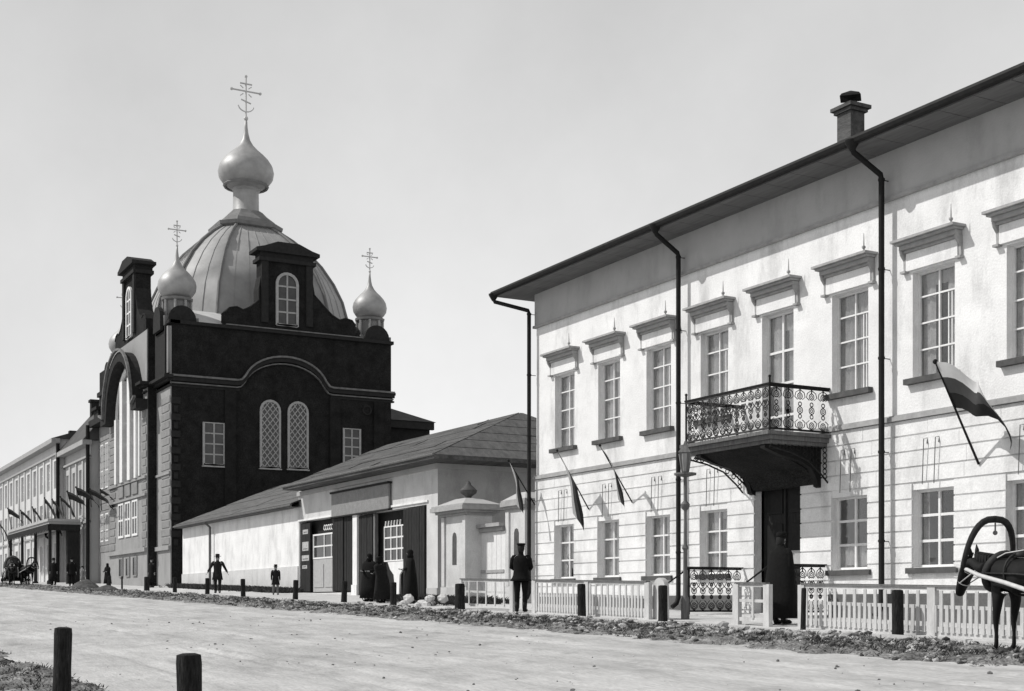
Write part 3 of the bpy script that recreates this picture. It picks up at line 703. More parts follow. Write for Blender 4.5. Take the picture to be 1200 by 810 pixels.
# ------------------------------------------------------------------ gate pillars between shops and house
GY = 20.3
def pillar(u0, u1, dep, label, top, wide, GY=20.3, ko=1.):
    f = STREET(GY); cxx = (u0+u1)/2
    t = thing('gate_pillar', label, 'gate pillar', (cxx, GY, G(cxx, GY)), 'white gate pillars beside the house')
    dd = dep
    mb = MB().fbox(f, u0, u1, -1, top, -dd, 0); mb.fbox(f, u0-.06, u1+.06, -1, .55, -dd-.03, .06)
    for s in (u0, u1-.22): mb.fbox(f, s, s+.22, .56, top-.02, 0, .06)
    mb.build('shaft', M['shop'], t)
    cu = cxx
    mb = MB().prism(f, [(cu-.16+.16*0, 1.3)]+[(cu-.15, 1.3), (cu+.15, 1.3), (cu+.15, 2.25), (cu+.1, 2.36), (cu, 2.4), (cu-.1, 2.36), (cu-.15, 2.25)], .005, .012); mb.build('niche', M['sill'], t, label='narrow dark niche')
    mb = MB()
    for (o, z0, z1) in ((.08, top, top+.08), (.2, top+.082, top+.16), (.34, top+.162, top+.3), (.3, top+.302, top+.36)): mb.fbox(f, u0-o*ko, u1+o*ko, z0, z1, -dd-o*ko, o*ko)
    mb.build('cornice', M['cornice'], t)
    my = GY+dd/2
    sq = [(-1, -1), (1, -1), (1, 1), (-1, 1)]
    hx = (u1-u0)/2+.25*ko; hy = dd/2+.25*ko
    mb = MB().add([(cxx-hx, my-hy, top+.36), (cxx+hx, my-hy, top+.36), (cxx+hx, my+hy, top+.36), (cxx-hx, my+hy, top+.36), (cxx-hx*.35, my-hy*.35, top+.60), (cxx+hx*.35, my-hy*.35, top+.60), (cxx+hx*.35, my+hy*.35, top+.60), (cxx-hx*.35, my+hy*.35, top+.60)],
                  [(0, 1, 5, 4), (1, 2, 6, 5), (2, 3, 7, 6), (3, 0, 4, 7), (4, 5, 6, 7)])
    mb.build('cap', M['frieze'], t)
    if wide:
        MB().lathe((cxx+.1, my, top+.58), [(.16, 0), (.1, .06), (.12, .1), (.27, .2), (.3, .3), (.2, .4), (.1, .48), (.08, .55), (.02, .62)], 12).build('urn', M['sill'], t, smooth=True, label='dark urn')
    return t
pillar(PX(519, GY), PX(547, GY), .95, 'white gate pillar topped with a dark urn beside the shop wall', 2.95, True)
pillar(PX(594, 20.9), PX(617, 20.9), .7, 'slimmer white gate pillar without urn at the corner of the house', 2.95, False, 20.9, .5)
gt = thing('wicket_gate', 'white plank wicket gate under a small cornice between the two pillars', 'gate', (-39, 20.9, G(-39, 20.9)))
f = STREET(20.9); g0, g1 = PX(547, 20.9), PX(594, 20.9)
for i in range(9):
    a = g0+(g1-g0)*i/9; b = g0+(g1-g0)*(i+1)/9; piece('plank', M['whitepaint'], gt, f, a+.01, b-.01, -.3, 2.35-abs(i-4)*.0, 0, .04)
g1 -= .1; MB().fbox(f, g0-.05, g1+.0, 2.36, 2.5, -.05, .14).fbox(f, g0-.05, g1+.05, 2.504, 2.62, -.08, .26).build('gate_cornice', M['cornice'], gt)
MB().fbox(f, g0, g1, 1.0, 1.1, .042, .07).build('ledge', M['greypaint'], gt)

# ------------------------------------------------------------------ THE CATHEDRAL
CXF = -80.8; CY0 = 21.0; CY1 = 35.3; CXL = -100.9
cath = thing('cathedral', 'dark brick cathedral with large dome, onion cupolas and ornate scrolled gables', 'cathedral', (-89, 28, G(-89, 24)))
sf = SIDE(CXF); ff = STREET(CY0)
TOP = 16.75
mb = MB().box(CXL, CXF, CY0, CY1, -.5, TOP); mb.m = [0]*6
mb.build('body', M['brick'], cath)
# light stucco skin of the street front (right strip, centre projection, left strip)
PXR, PXL = -84.05, -94.6; PD = .6; pf = STREET(CY0-PD)
def quoins(parent, f, u0, u1, z0, z1, mt=M['creamdark'], step=.50, bandw=.3):
    n = int((z1-z0)/step)
    for i in range(n):
        z = z0+i*step; s = 0 if i % 2 else bandw*.5
        piece('quoin', mt, parent, f, u0+s, u1-s, z+.06, z+step-.06, -.02, .09)
fs = MB().fbox(ff, PXR, CXF+.02, .2, 16.6, -.02, .05).build('street_front', M['cream'], cath, label='light stucco strip at the street corner')
MB().fbox(ff, CXL, PXL, .2, 12.9, -.02, .05).build('street_front', M['cream'], cath)
# centre projection: dark brick returns, light face
mb = MB().fbox(pf, PXL, PXR, -.5, 17.0, -PD-.3, -.02); ctr = mb.build('centre_projection', M['brick'], cath)
bigw = (-92.0, -86.0, 7.9, 14.9)
def arched_hole_wall(mb, f, u0, u1, z0, z1, w_, d0, d1, n=14):
    """wall slab with one round-headed opening"""
    a, b, zb, zt = w_; r = (b-a)/2; c = (a+b)/2; zs = zt-r
    mb.fbox(f, u0, a, z0, z1, d0, d1); mb.fbox(f, b, u1, z0, z1, d0, d1); mb.fbox(f, a, b, z0, zb, d0, d1)
    arc = [(c+r*math.cos(PI*i/n), zs+r*math.sin(PI*i/n)) for i in range(n+1)]
    for i in range(n):
        (p, q), (s, t) = arc[i], arc[i+1]
        v = [f.p(p, q, d) for d in (d0, d1)]+[f.p(s, t, d) for d in (d0, d1)]+[f.p(s, z1, d) for d in (d0, d1)]+[f.p(p, z1, d) for d in (d0, d1)]
        mb.add(v, [(0, 1, 3, 2), (2, 3, 5, 4), (4, 5, 7, 6), (6, 7, 1, 0), (1, 7, 5, 3), (0, 2, 4, 6)])
mb = MB(); arched_hole_wall(mb, pf, PXL+.02, PXR-.02, .2, 16.9, bigw, -.25, .05)
mb.build('centre_front', M['cream'], ctr)
c0 = (bigw[0]+bigw[1])/2
# tall three-light window
wn = MB()
for a, b, zt_ in ((-92.0, -91.5, 12.2), (-90.45, -89.7, 14.5), (-88.35, -87.6, 14.5), (-86.5, -86.0, 12.2)): wn.fbox(pf, a, b, 7.9, zt_, -.1, .30)
for z in (8.9, 10.3, 11.7, 13.1): wn.fbox(pf, -91.9 if z < 12 else -91, -86.1 if z < 12 else -87, z, z+.09, -.1, .02)
wn = wn.build('window', M['whitepaint'], ctr, label='tall round-headed three-light window')
MB().prism(pf, arch_pts(bigw[0], bigw[1], bigw[2], bigw[3], 16), -.12, -.06).build('pane', M['glass'], wn)
MB().strip(pf, [(c0-3.25, 8)]+[(c0-3.25*math.cos(PI*i/16), 11.9+3.25*math.sin(PI*i/16)) for i in range(17)]+[(c0+3.25, 8)], .3, -.05, .16).build('window_surround', M['whitepaint'], wn)
# heavy archivolt over it, and its dark underside
mb = MB().strip(pf, [(c0-5.2, 12.3)]+[(c0-3.75*math.cos(PI*i/18), 12.3+3.6*math.sin(PI*i/18)) for i in range(19)]+[(c0+5.0, 12.3)], .62, 0.02, .75)
mb.build('archivolt', M['bricktrim'], ctr)
mb = MB().strip(pf, [(c0-5.2, 12.72)]+[(c0-4.1*math.cos(PI*i/18), 12.4+3.95*math.sin(PI*i/18)) for i in range(19)]+[(c0+5.0, 12.72)], .14, .75, .92)
mb.build('archivolt_edge', M['thintrim'], ctr)
for (u0, u1) in ((PXL+.1, -92.7), (-85.3, PXR-.05)): quoins(ctr, pf, u0, u1, 3.5, 12.6)
quoins(fs, ff, -82.9, CXF-.02+.0, 3.5, 12.7); quoins(fs, ff, CXL+.2, -95.4, 3.6, 12.2)
# panel band, lower windows, base windows
for i in range(3):
    a = -91.7+i*1.95
    piece('panel', M['creamdark'], ctr, pf, a, a+1.5, 6.95, 7.7, .05, .14)
    window(pf, a, a+1.5, 4.3, 6.6, ctr, rec=-.07, vs=(.5,), hs=(.5,), fm='whitepaint', gm='glassdark', bw=.14, mw=.06)
    window(pf, a+.2, a+1.3, 1.7, 3.0, ctr, rec=-.07, vs=(), hs=(), fm='creamdark', gm='glassdark', bw=.1)
mb = MB().fbox(pf, PXL-.0, PXR+.0, 3.2, 3.45, .05, .22).fbox(pf, PXL, PXR, 6.66, 6.8, .05, .2).fbox(pf, PXL, PXR, 7.74, 7.88, .05, .2)
mb.fbox(ff, PXR+.03, CXF+.1, 3.2, 3.45, .05, .2).fbox(ff, PXR+.03, CXF+.1, 7.74, 7.88, .05, .16); mb.build('string_course', M['cream'], ctr)
for a in (-100.1, -98.5, -96.9):
    window(ff, a, a+.95, 8.2, 11.4, fs, rec=-.06, vs=(.5,), hs=(.4,), fm='whitepaint', gm='glass', bw=.1, mw=.04)
    window(ff, a, a+.95, 4.4, 6.4, fs, rec=-.06, vs=(.5,), hs=(.4,), fm='whitepaint', gm='glassdark', bw=.1, mw=.04)
# main cornice at z 13.6 round the corner
for part_ in range(3):
    mb = MB()
    for (z0, z1, o) in ((13.0, 13.12, .12), (13.3, 13.453, .28), (13.45, 13.62, .55)):
        if part_ == 0: mb.fbox(ff, PXR+.01, CXF+o, z0, z1, 0.002, o)
        if part_ == 1: mb.fbox(sf, CY0+.003, CY0+4.2, z0+.002, z1-.002, .002, o*.55)
        if part_ == 2: mb.fbox(sf, 31.1, CY1+.2, z0, z1, .002, o*.55)
    if part_ != 0 or 1: mb.fbox([ff, sf, sf][part_], [PXR+.01, CY0+.01, 31.1][part_], [CXF-.01, CY0+4.2, CY1+.1][part_], 12.98, 13.6, .002, .05)
    mb.build('cornice', M['bricktrim'], cath)
mb = MB()
for (z0, z1, o) in ((13.0, 13.12, .12), (13.3, 13.453, .28), (13.45, 13.62, .55)): mb.fbox(pf, -84.8, PXR+o, z0+.003, z1-.003, 0.052, .05+o)
mb.build('cornice', M['bricktrim'], cath)
def side_arch(dz): return [(21.0, 13.62+dz), (25.0, 13.62+dz), (25.25, 13.68+dz)] + [(28.1-2.75*math.cos(R(18)+(PI-R(36))*i/16), 13.35+1.95*math.sin(R(18)+(PI-R(36))*i/16)+dz) for i in range(17)] + [(30.95, 13.68+dz), (31.2, 13.62+dz), (35.4, 13.62+dz)]
MB().strip(sf, side_arch(0), .11, .30, .42).strip(sf, side_arch(-.42), .07, .02, .2).build('moulding', M['thintrim'], cath, label='pale moulding arched over the twin windows')
MB().strip(sf, side_arch(-.16), .30, .02, .30).build('moulding', M['bricktrim'], cath)
# attic and upper cornice
mb = MB().fbox(sf, CY0-.1, CY1+.1, 16.75, 16.95, -1.0, .22).fbox(ff, PXR+.0, CXF+.22, 16.752, 16.948, -.5, .2); mb.build('upper_cornice', M['bricktrim'], cath)
MB().fbox(sf, 24.3, 33.2, 16.955, 17.02, -.9, .28).build('flashing', M['thintrim'], cath)
mb = MB().fbox(ff, PXR+.6, CXF-.3, 13.7, 16.7, .05, .30); mb.build('attic_pilaster', M['bricktrim'], cath)
MB().fbox(ff, CXF-1.5, CXF-.05, 13.8, 16.6, .055, .2).build('attic_pilaster', M['cream'], cath, label='light pilaster of the attic corner')
quoins(cath, sf, CY0, CY0+.55, 3.4, 12.8, M['bricktrim']);
# flat light roofs round the dome
mb = MB().add([(CXL+.3, CY0+.4, 16.96), (CXF-.3, CY0+.4, 16.96), (CXF-.3, CY1-.3, 16.96), (CXL+.3, CY1-.3, 16.96), (-95.5, 22.6, 18.2), (-83.3, 22.6, 18.2), (-83.3, 33.8, 18.2), (-95.5, 33.8, 18.2)],
              [(0, 1, 5, 4), (1, 2, 6, 5), (2, 3, 7, 6), (3, 0, 4, 7), (4, 5, 6, 7)])
mb.build('attic_roof', M['lightroof'], cath)
# side windows
def side_win(x0, x1, y0, y1, arched, lattice):
    u0, u1 = PY(x0, CXF), PY(x1, CXF); z1 = PZX((x0+x1)/2, y0, CXF); z0 = PZX((x0+x1)/2, y1, CXF)
    mb = MB(); th = .09
    out = arch_pts(u0, u1, z0, z1) if arched else [(u0, z0), (u1, z0), (u1, z1), (u0, z1)]
    mb.strip(sf, out+[out[0], out[1]], th*1.6, .0, .09)
    r = (u1-u0)/2; c = (u0+u1)/2; zs = z1-r if arched else z1
    def top(u): return zs+math.sqrt(max(0, r*r-(u-c)**2)) if arched else z1
    if lattice:
        st = .36; k = u0-(z1-z0)
        while k < u1+(z1-z0):
            for sg in (1, -1):
                seg = []
                for i in range(60):
                    z = z0+(z1-z0)*i/59; u = k+(z-z0)*.8 if sg > 0 else k+(z1-z0)*.8-(z-z0)*.8
                    if u0 <= u <= u1 and z <= top(u): seg.append((u, z))
                if len(seg) > 2: mb.strip(sf, [seg[0], seg[-1]], .055, .01, .06+.005*sg)
            k += st
    else:
        for q in (.5,): mb.fbox(sf, c-.045, c+.045, z0, z1-.02, .01, .07)
        n = 4
        for i in range(1, n): mb.fbox(sf, u0, u1, z0+(z1-z0)*i/n-.04, z0+(z1-z0)*i/n+.04, .01, .062)
    o = mb.build('window', M['latticepaint'], cath, label='round-headed window with diagonal lattice' if lattice else None)
    MB().prism(sf, out, .004, .02).build('pane', M['glassdark'], o)
    MB().fbox(sf, u0-.12, u1+.12, z0-.14, z0-.07, 0, .14).build('window_sill', M['latticepaint'], o)
side_win(238.5, 262.5, 496, 545, False, False); side_win(305.5, 327.5, 470, 548, True, True); side_win(338, 360, 472, 549, True, True); side_win(402.5, 421.5, 503, 545, False, False)
MB().ring(sf.p(PY(430, CXF), PZX(430, 481, CXF), .03), .28, (0, 1, 0), (0, 0, 1), .06, 12, 5).build('roundel', M['bricktrim'], cath)
for u in (CY0+3.6, 31.4, 34.4): piece('pilaster', M['brick'], cath, sf, u-.35, u+.35, .2, 13.0, 0, .16)
# gables
def gable(f, c, parent, win, base0=-4.3, base1=4.6, z=16.95):
    L = [(base0, z), (base0, z+.75), (base0+.25, z+1.05), (base0+.7, z+1.15), (base0+1.1, z+1.0), (base0+1.6, z+1.25), (base0+2.1, z+1.7), (-1.8, z+2.4), (-1.65, z+3.2), (-1.65, z+4.3)]
    Rr = [(1.65, z+4.3), (1.65, z+3.2), (1.8, z+2.4), (base1-2.1, z+1.7), (base1-1.6, z+1.25), (base1-1.1, z+1.0), (base1-.7, z+1.15), (base1-.25, z+1.05), (base1, z+.75), (base1, z)]
    pts = [(c+u, zz) for u, zz in L+Rr]
    g = MB().prism(f, pts, -.85, .1).build('gable', M['brick'], parent, label='scrolled gable with a small pediment')
    mb = MB()
    for s in (-1, 1): mb.fbox(f, c+s*1.45-.22, c+s*1.45+.22, z+.4, z+4.25, .1, .24)
    mb.fbox(f, c-1.85, c+1.85, z+4.2, z+4.42, -1.0, .32).fbox(f, c-1.7, c+1.7, z+4.42, z+4.75, -.95, .2)
    mb.prism(f, [(c-2.05, z+4.75), (c+2.05, z+4.75), (c+2.05, z+4.95), (c+1.55, z+5.08), (c+.7, z+5.42), (c-.7, z+5.42), (c-1.55, z+5.08), (c-2.05, z+4.95)], -1.1, .45)
    mb.build('pediment', M['bricktrim'], g)
    for Q in (L, Rr): MB().strip(f, [(c+u, zz+.05) for u, zz in Q[1:9]], .07, -.85, .14).build('coping', M['bricktrim'], g)
    u0, u1 = c-.66, c+.66; z0, z1 = z+.35, z+3.55
    out = arch_pts(u0, u1, z0, z1)
    mb = MB().strip(f, out+[out[0], out[1]], .17, .1, .22)
    mb.fbox(f, c-.05, c+.05, z0, z1, .1, .19)
    for q in (.25, .5, .75): mb.fbox(f, u0, u1, z0+(z1-z0)*q-.05, z0+(z1-z0)*q+.05, .1, .18)
    o = mb.build('window', M['latticepaint' if win else 'whitepaint'], g); MB().prism(f, out, .1, .125).build('pane', M['glassdark'], o)
    return g
gable(sf, 28.2, cath, True, -3.9, 4.6)
gable(STREET(CY0-.4), -89.2, cath, False, -4.3, 4.3)
# urn and parapet blocks at the far left end of the front
mb = MB().fbox(ff, -96.2, -94.2, 13.3, 14.3, -1.2, .9).fbox(ff, -96.5, -94.0, 14.3, 14.6, -1.3, 1.1).lathe((-95.3, 20.6, 14.6), [(.3, 0), (.5, .3), (.6, .7), (.3, 1.0), (.1, 1.4)], 10)
mb.fbox(ff, -99.5, -98.0, 12.9, 13.7, -1.0, .7).fbox(ff, -99.8, -97.7, 13.7, 13.9, -1.1, .9).fbox(ff, CXL-.2, PXL, 12.75, 13.2, -.5, .75)
mb.build('parapet', M['bricktrim'], cath)
# dome
DC = (-89.4, 28.3, 0)
def octo(h=.62): return [(1, -h), (1, h), (h, 1), (-h, 1), (-1, h), (-1, -h), (-h, -1), (h, -1)]
prof = [(6.15, 16.97), (6.1, 17.8), (5.9, 19.0), (5.6, 20.3), (5.1, 21.5), (4.4, 22.7), (3.6, 23.7), (2.75, 24.5), (1.9, 25.15)]
dome = MB().lathe(DC, prof, sq=octo()).build('dome', M['dome'], cath, smooth=True, label='large faceted sheet iron dome')
for x, y in octo():
    MB().tube([(DC[0]+x*(r+.05), DC[1]+y*(r+.05), z+.02) for r, z in prof], .10, 6).build('rib', M['dome2'], dome)
oc = octo()
for k_ in range(8):
    (xa, ya), (xb, yb) = oc[k_], oc[(k_+1) % 8]
    nn_ = 7 if k_ % 2 == 0 else 3
    for q in range(1, nn_):
        f_ = q/nn_; x_, y_ = xa+(xb-xa)*f_, ya+(yb-ya)*f_
        MB().tube([(DC[0]+x_*(r_+.012), DC[1]+y_*(r_+.012), z_) for r_, z_ in prof], .028, 4).build('seam', M['dome'], dome)
MB().lathe(DC, [(1.95, 25.1), (2.15, 25.2), (2.2, 25.42), (1.85, 25.5), (1.7, 25.8), (1.25, 26.2), (1.0, 26.5)], sq=octo()).build('dome_ring', M['dome2'], dome)
sx, sy = DC[0]+.1, DC[1]
MB().lathe((sx, sy, 0), [(1.0, 26.4), (.88, 26.6), (.86, 27.9), (.95, 28.0), (.95, 28.12)], 14).build('neck', M['onion'], dome, smooth=True)
def onion(cx, cy, zb, k, parent, mt=M['onion'], hk=1.0):
    """k = widest radius; zb = foot of the bulb"""
    pr = [(.52, 0), (.80, .18), (.96, .42), (1.0, .68), (.95, .93), (.82, 1.15), (.64, 1.36), (.44, 1.55), (.27, 1.75), (.15, 1.98), (.09, 2.25), (.06, 2.5), (.04, 2.85)]
    o = MB().lathe((cx, cy, zb), [(r*k, z*k*hk) for r, z in pr], 20).build('cupola', mt, parent, smooth='all', label=None)
    return o, zb+2.85*k*hk
def cross(cx, cy, z, s, parent):
    mb = MB().tube([(cx, cy, z-.05), (cx, cy, z+2.9*s)], .045*s+.02, 5).blob((cx, cy, z+.1*s), .16*s, 8, 5)
    for zz, L in ((1.95, .95), (2.45, .42)): mb.tube([(cx, cy-L*s, z+zz*s), (cx, cy+L*s, z+zz*s)], .035*s+.02, 5)
    mb.tube([(cx, cy-.35*s, z+1.35*s), (cx, cy+.35*s, z+1.15*s)], .03*s+.02, 5)
    for a, b in ((-1, 1.95), (1, 1.95), (0, 2.95)): mb.blob((cx, cy+a*s, z+b*s), .09*s+.02, 6, 4)
    mb.tube([(cx, cy+.55*s*math.sin(t), z+1.0*s-.45*s*math.cos(t)) for t in lin(-1.4, 1.4, 8)], .03*s+.015, 4)
    for q in (-1, 1): mb.tube([(cx, cy+q*.18*s, z+2.13*s), (cx, cy+q*.4*s, z+2.3*s)], .02*s+.015, 4); mb.tube([(cx, cy+q*.18*s, z+1.77*s), (cx, cy+q*.4*s, z+1.6*s)], .02*s+.015, 4)
    return mb.build('cross', M['crossm'], parent)
o, zt = onion(sx, sy, 28.1, 1.88, cath, hk=.9); MB().ring((sx, sy, 28.3), 1.45, (1, 0, 0), (0, 1, 0), .1, 20, 5).build('band', M['dome2'], o)
cross(sx, sy, zt-.1, 1.0, o)
def turret(cx, cy, z, k):
    t = MB().box(cx-1.05, cx+1.05, cy-1.05, cy+1.05, z-.6, z+.35).lathe((cx, cy, 0), [(.95, z+.3), (.80, z+.4), (.78, z+1.4), (.95, z+1.48), (.98, z+1.62)], 12).build('turret', M['dome2'], cath, smooth=True)
    for q, f_ in ((0, SIDE(cx+1.0)), (1, STREET(cy-1.0))):
        c = cy if q == 0 else cx
        MB().prism(f_, arch_pts(c-.85, c+.85, z-.5, z+1.0), 0, .25).build('dormer', M['bricktrim'], t)
    for i in range(8):
        a = PI/8+i*PI/4; MB().tube([(cx+.84*math.cos(a), cy+.84*math.sin(a), z+.5), (cx+.84*math.cos(a), cy+.84*math.sin(a), z+1.45)], .09, 6).build('colonnette', M['dome'], t)
    o, zt = onion(cx, cy, z+1.6, k, t); cross(cx, cy, zt-.1, .52, t)
turret(-82.3, 21.75, 16.95, 1.17); turret(-82.1, 34.35, 16.95, 1.12); turret(-97.4, 22.0, 16.0, 1.1); turret(-97.4, 34.3, 16.5, 1.1)
# low apse behind
mb = MB().box(-97, -83.0, CY1+.01, 39.1, -.5, 12.2); mb.build('apse', M['brick'], cath)
mb = MB().add([(-97.3, CY1+.02, 12.2), (-82.6, CY1+.02, 12.2), (-82.6, 39.4, 12.2), (-97.3, 39.4, 12.2), (-96, CY1+.02, 13.6), (-84.0, CY1+.02, 13.6), (-85.5, 36.3, 13.6), (-96, 36.3, 13.6)],
              [(0, 1, 2, 3), (1, 2, 6, 5), (2, 3, 7, 6), (3, 0, 4, 7), (4, 5, 6, 7)])
mb.build('apse_roof', M['roofdark'], cath)
MB().fbox(SIDE(-83.0), CY1+.05, 39.3, 11.7, 12.18, .0, .3).build('apse_cornice', M['bricktrim'], cath)

# ------------------------------------------------------------------ houses beyond the cathedral
def farhouse(label, x0, x1, yf, zt, rz, ry, bays, rows, mt, roofm, parapet=True):
    t = thing('far_house', label, 'house', ((x0+x1)/2, yf, G((x0+x1)/2, yf)))
    f = STREET(yf); wd = (x1-x0)/bays; hs = []
    for i in range(bays):
        for (z0, z1) in rows: hs.append((x0+wd*(i+.28), x0+wd*(i+.72), z0, z1))
    mb = MB(); facade(mb, f, x0, x1, 0, zt, hs, .2); mb.build('wall', mt, t)
    mb = MB()
    for x in (x0, x1): mb.add([(x, yf, 0), (x, yf+12, 0), (x, yf+12, zt), (x, yf, zt)], [(0, 1, 2, 3)])
    mb.build('side_wall', mt, t)
    for h in hs: window(f, *h, t, rec=.2, vs=(.5,), hs=(.4, .7), gm='glassfar', bw=.08, mw=.04)
    for i in range(bays+1):
        u = x0+wd*i; piece('pilaster', mt, t, f, max(x0, u-.2), min(x1, u+.2), .5, zt-1.3, -.01, .12)
    MB().fbox(f, x0-.3, x1+.3, zt-.35, zt, -.02, .65).fbox(f, x0, x1, zt-1.2, zt-1.05, -.02, .2).fbox(f, x0, x1, rows[0][1]+.7, rows[0][1]+.85, -.02, .15).build('cornice', M['cornice'], t)
    r = MB().add([(x0-.2, yf-.6, zt+.01), (x1+.2, yf-.6, zt+.01), (x1+.2, ry, rz), (x0-.2, ry, rz), (x1+.2, yf+12.3, zt+.01), (x0-.2, yf+12.3, zt+.01)], [(0, 1, 2, 3), (3, 2, 4, 5), (1, 2, 4), (0, 3, 5)]).build('roof', roofm, t)
    return t, r
h2, r2 = farhouse('grey stuccoed house with a steep dark roof, adjoining the cathedral', -111.0, -101.0, 20.4, 11.85, 15.2, 22.6, 4, [(2.6, 5.2), (6.6, 10.0)], M['far2'], M['roofdark'])
for x in (-103, -106.5, -110): MB().box(x-.3, x+.3, 22.2, 22.8, 14, 15.9).box(x-.4, x+.4, 22.1, 22.9, 15.9, 16.1).build('chimney', M['bricktrim'], r2)
h3, r3 = farhouse('pale three storey house at the far left, with a street canopy before it', -150.0, -111.01, 20.0, 13.0, 14.6, 24.0, 12, [(2.6, 4.8), (6.0, 8.2), (9.2, 11.4)], M['far'], M['roofdark'])
for x in (-113.5, -121, -133): MB().box(x-.35, x+.35, 22.6, 23.2, 13.2, 14.9).build('chimney', M['bricktrim'], r3)
MB().tube([(-110.85, 19.85, 12.6), (-110.85, 19.85, 1.2)], .14, 8).build('downpipe', M['pipe'], h3)
MB().tube([(-100.85, 20.15, 12.9), (-100.85, 20.15, 1.2)], .14, 8).build('downpipe', M['pipe'], h2)
h4, r4 = farhouse('low pale house farthest down the street, beyond the canopy', -195.0, -150.01, 20.3, 11.0, 13.5, 25.0, 12, [(2.6, 4.8), (6.0, 8.2)], M['far'], M['roofdark'])
can = thing('canopy', 'flat street canopy with fringed edge on dark posts at the far left', 'canopy', (-112, 18.5, G(-112, 18.5)))
MB().box(-121, -102.3, 17.7, 19.95, 5.75, 5.95).box(-121.1, -102.2, 17.6, 19.9, 5.953, 6.15).build('canopy_roof', M['frieze'], can)
for i in range(60):
    x = -121+i*.315; piece('valance', M['wooddark'], can, STREET(17.62), x, x+.27, 5.35-.12*(i % 2), 5.75, 0, .03)
piece('valance', M['wooddark'], can, SIDE(-102.25), 17.65, 19.9, 5.3, 5.75, 0, .04)
for x in (-102.45, -108.6, -114.8, -120.8): MB().lathe((x, 17.8, 0), [(.22, 1.0), (.22, 1.6), (.13, 1.7), (.11, 5.3), (.2, 5.6), (.2, 5.75)], 8).build('post', M['wooddark'], can, smooth=True)
MB().box(-102.9, -102.35, 19.0, 19.9, 1.0, 5.7).build('doorway_screen', M['wooddark'], can)

# ------------------------------------------------------------------ FENCES
fy = 17.4; ffc = STREET(fy)
def fence(name, label, xa, xb, open_=False, posts=2.75, group='white picket fences before the house', dark=False):
    x0, x1 = PX(xa, fy), PX(xb, fy)
    t = thing(name, label, 'fence', ((x0+x1)/2, fy, G((x0+x1)/2, fy)), group)
    H = .90; sl = -.0225
    def rail(z0, z1, nm='rail', d0=-.02, d1=.03):
        v = []
        mb = MB()
        a, b = G(x0, fy), G(x1, fy)
        mb.prism(Frame((0, fy, 0), (1, 0, 0), (0, -1, 0)), [(x0, a+z0), (x1, b+z0), (x1, b+z1), (x0, a+z1)], d0, d1); mb.build(nm, M['woodmid' if nm == 'cap_rail' else 'fence'], t)
    rail(H-.06, H); rail(H+.002, H+.03, 'cap_rail', -.05, .07); rail(H*.62-.03, H*.62+.03); rail(.14, .22)
    if not open_: rail(-.05, .13, 'base_board', -.015, .02)
    n = max(1, round((x1-x0)/posts))
    for i in range(n+1):
        x = x0+(x1-x0)*i/n; z = G(x, fy); piece('post', M['fence'], t, ffc, x-.09, x+.09, z-.15, z+H-.003, -.045, .056)
    k = 0; x = x0+.16
    while x < x1-.12:
        z = G(x, fy)
        if open_:
            if k % 4 == 3: piece('picket', M['fence'], t, ffc, x-.03, x+.03, z+.2, z+H-.06, .031, .05)
        else:
            jt = random.uniform(-.008, .008)
            long_ = k % 2 == 0
            piece('picket', M['fence'], t, ffc, x-.04+jt, x+.03+jt, z+.12, z+(H-.065 if long_ else H*.62+.03), .031, .05).rotation_euler[1] = random.uniform(-.02, .02)
        x += .13; k += 1
    return t
fence('open_fence', 'open two-rail white fence section left of the standing man', 541, 601, True, 2.4)
fence('picket_fence', 'white picket fence running under the three leftmost ground floor windows', 627, 760)
fence('open_fence', 'short open white railing section left of the cloaked figure at the entrance', 864, 900, True, 1.0)
fence('picket_fence', 'white picket fence on the right running past the horse', 941, 1290)
# white gatepost with round head
gx = PX(773, 17.5); f = STREET(17.5)
gp = MB().prism(f, arch_pts(gx-.26, gx+.2, G(gx, 17.5)-.1, G(gx, 17.5)+1.0), -.12, 0).build('gatepost', M['fence'], None)
tag(gp, 'broad white gatepost with a rounded head at the right end of the picket fence', 'gatepost')
# bollards along the kerb
def bollard(x, y, h, r, label, group):
    z = G(x, y)
    mb = MB().lathe((0, 0, 0), [(r*1.02, -.3), (r*1.04, .1), (r*.98, h*.5), (r, h*.93), (r*.94, h), (r*.5, h+.012)], 12)
    for i, v in enumerate(mb.v):
        n_ = .012*noise.noise((v[0]*6+x, v[1]*6, v[2]*3)); mb.v[i] = (v[0]*(1+n_*6), v[1]*(1+n_*6), v[2])
    o = mb.build('bollard', M['post'], None, smooth=True); o.location = (x, y, z); o.rotation_euler = (random.uniform(-.03, .03), random.uniform(-.03, .03), 0)
    tag(o, label, 'bollard', group); return o
gfar = 'wooden bollards along the far kerb'
bl = [(128, 'bollard at the kerb near the dirt heap'), (143, 'thin bollard before the base windows of the cathedral'), (172, 'stout dark bollard by the dark recess of the cathedral front'), (205, 'bollard under the cathedral corner'), (243, 'dark leaning bollard beside the walking man in a tunic'), (285, 'bollard between the walking man and the small child'), (346, 'bollard before the notice board of the shop'),
      (403, 'bollard before the dark shutter of the first shop doorway'), (461, 'bollard among the dark clothed women'), (539, 'thick dark bollard at the left end of the open fence'), (682, 'dark bollard against the middle of the left picket fence'), (777, 'dark bollard by the round-headed gatepost'), (941, 'slim dark bollard right of the cloaked figure'), (1052, 'dark bollard against the right picket fence under the downpipe')]
for px_, lb in bl:
    y = 17.05; x = PX(px_, y); bollard(x, y, .78 if px_ < 660 else .84, .05 if px_ in (941, 143) else .10 if px_ not in (539, 172) else .14, 'wooden '+lb if 'dark' not in lb else lb, gfar)
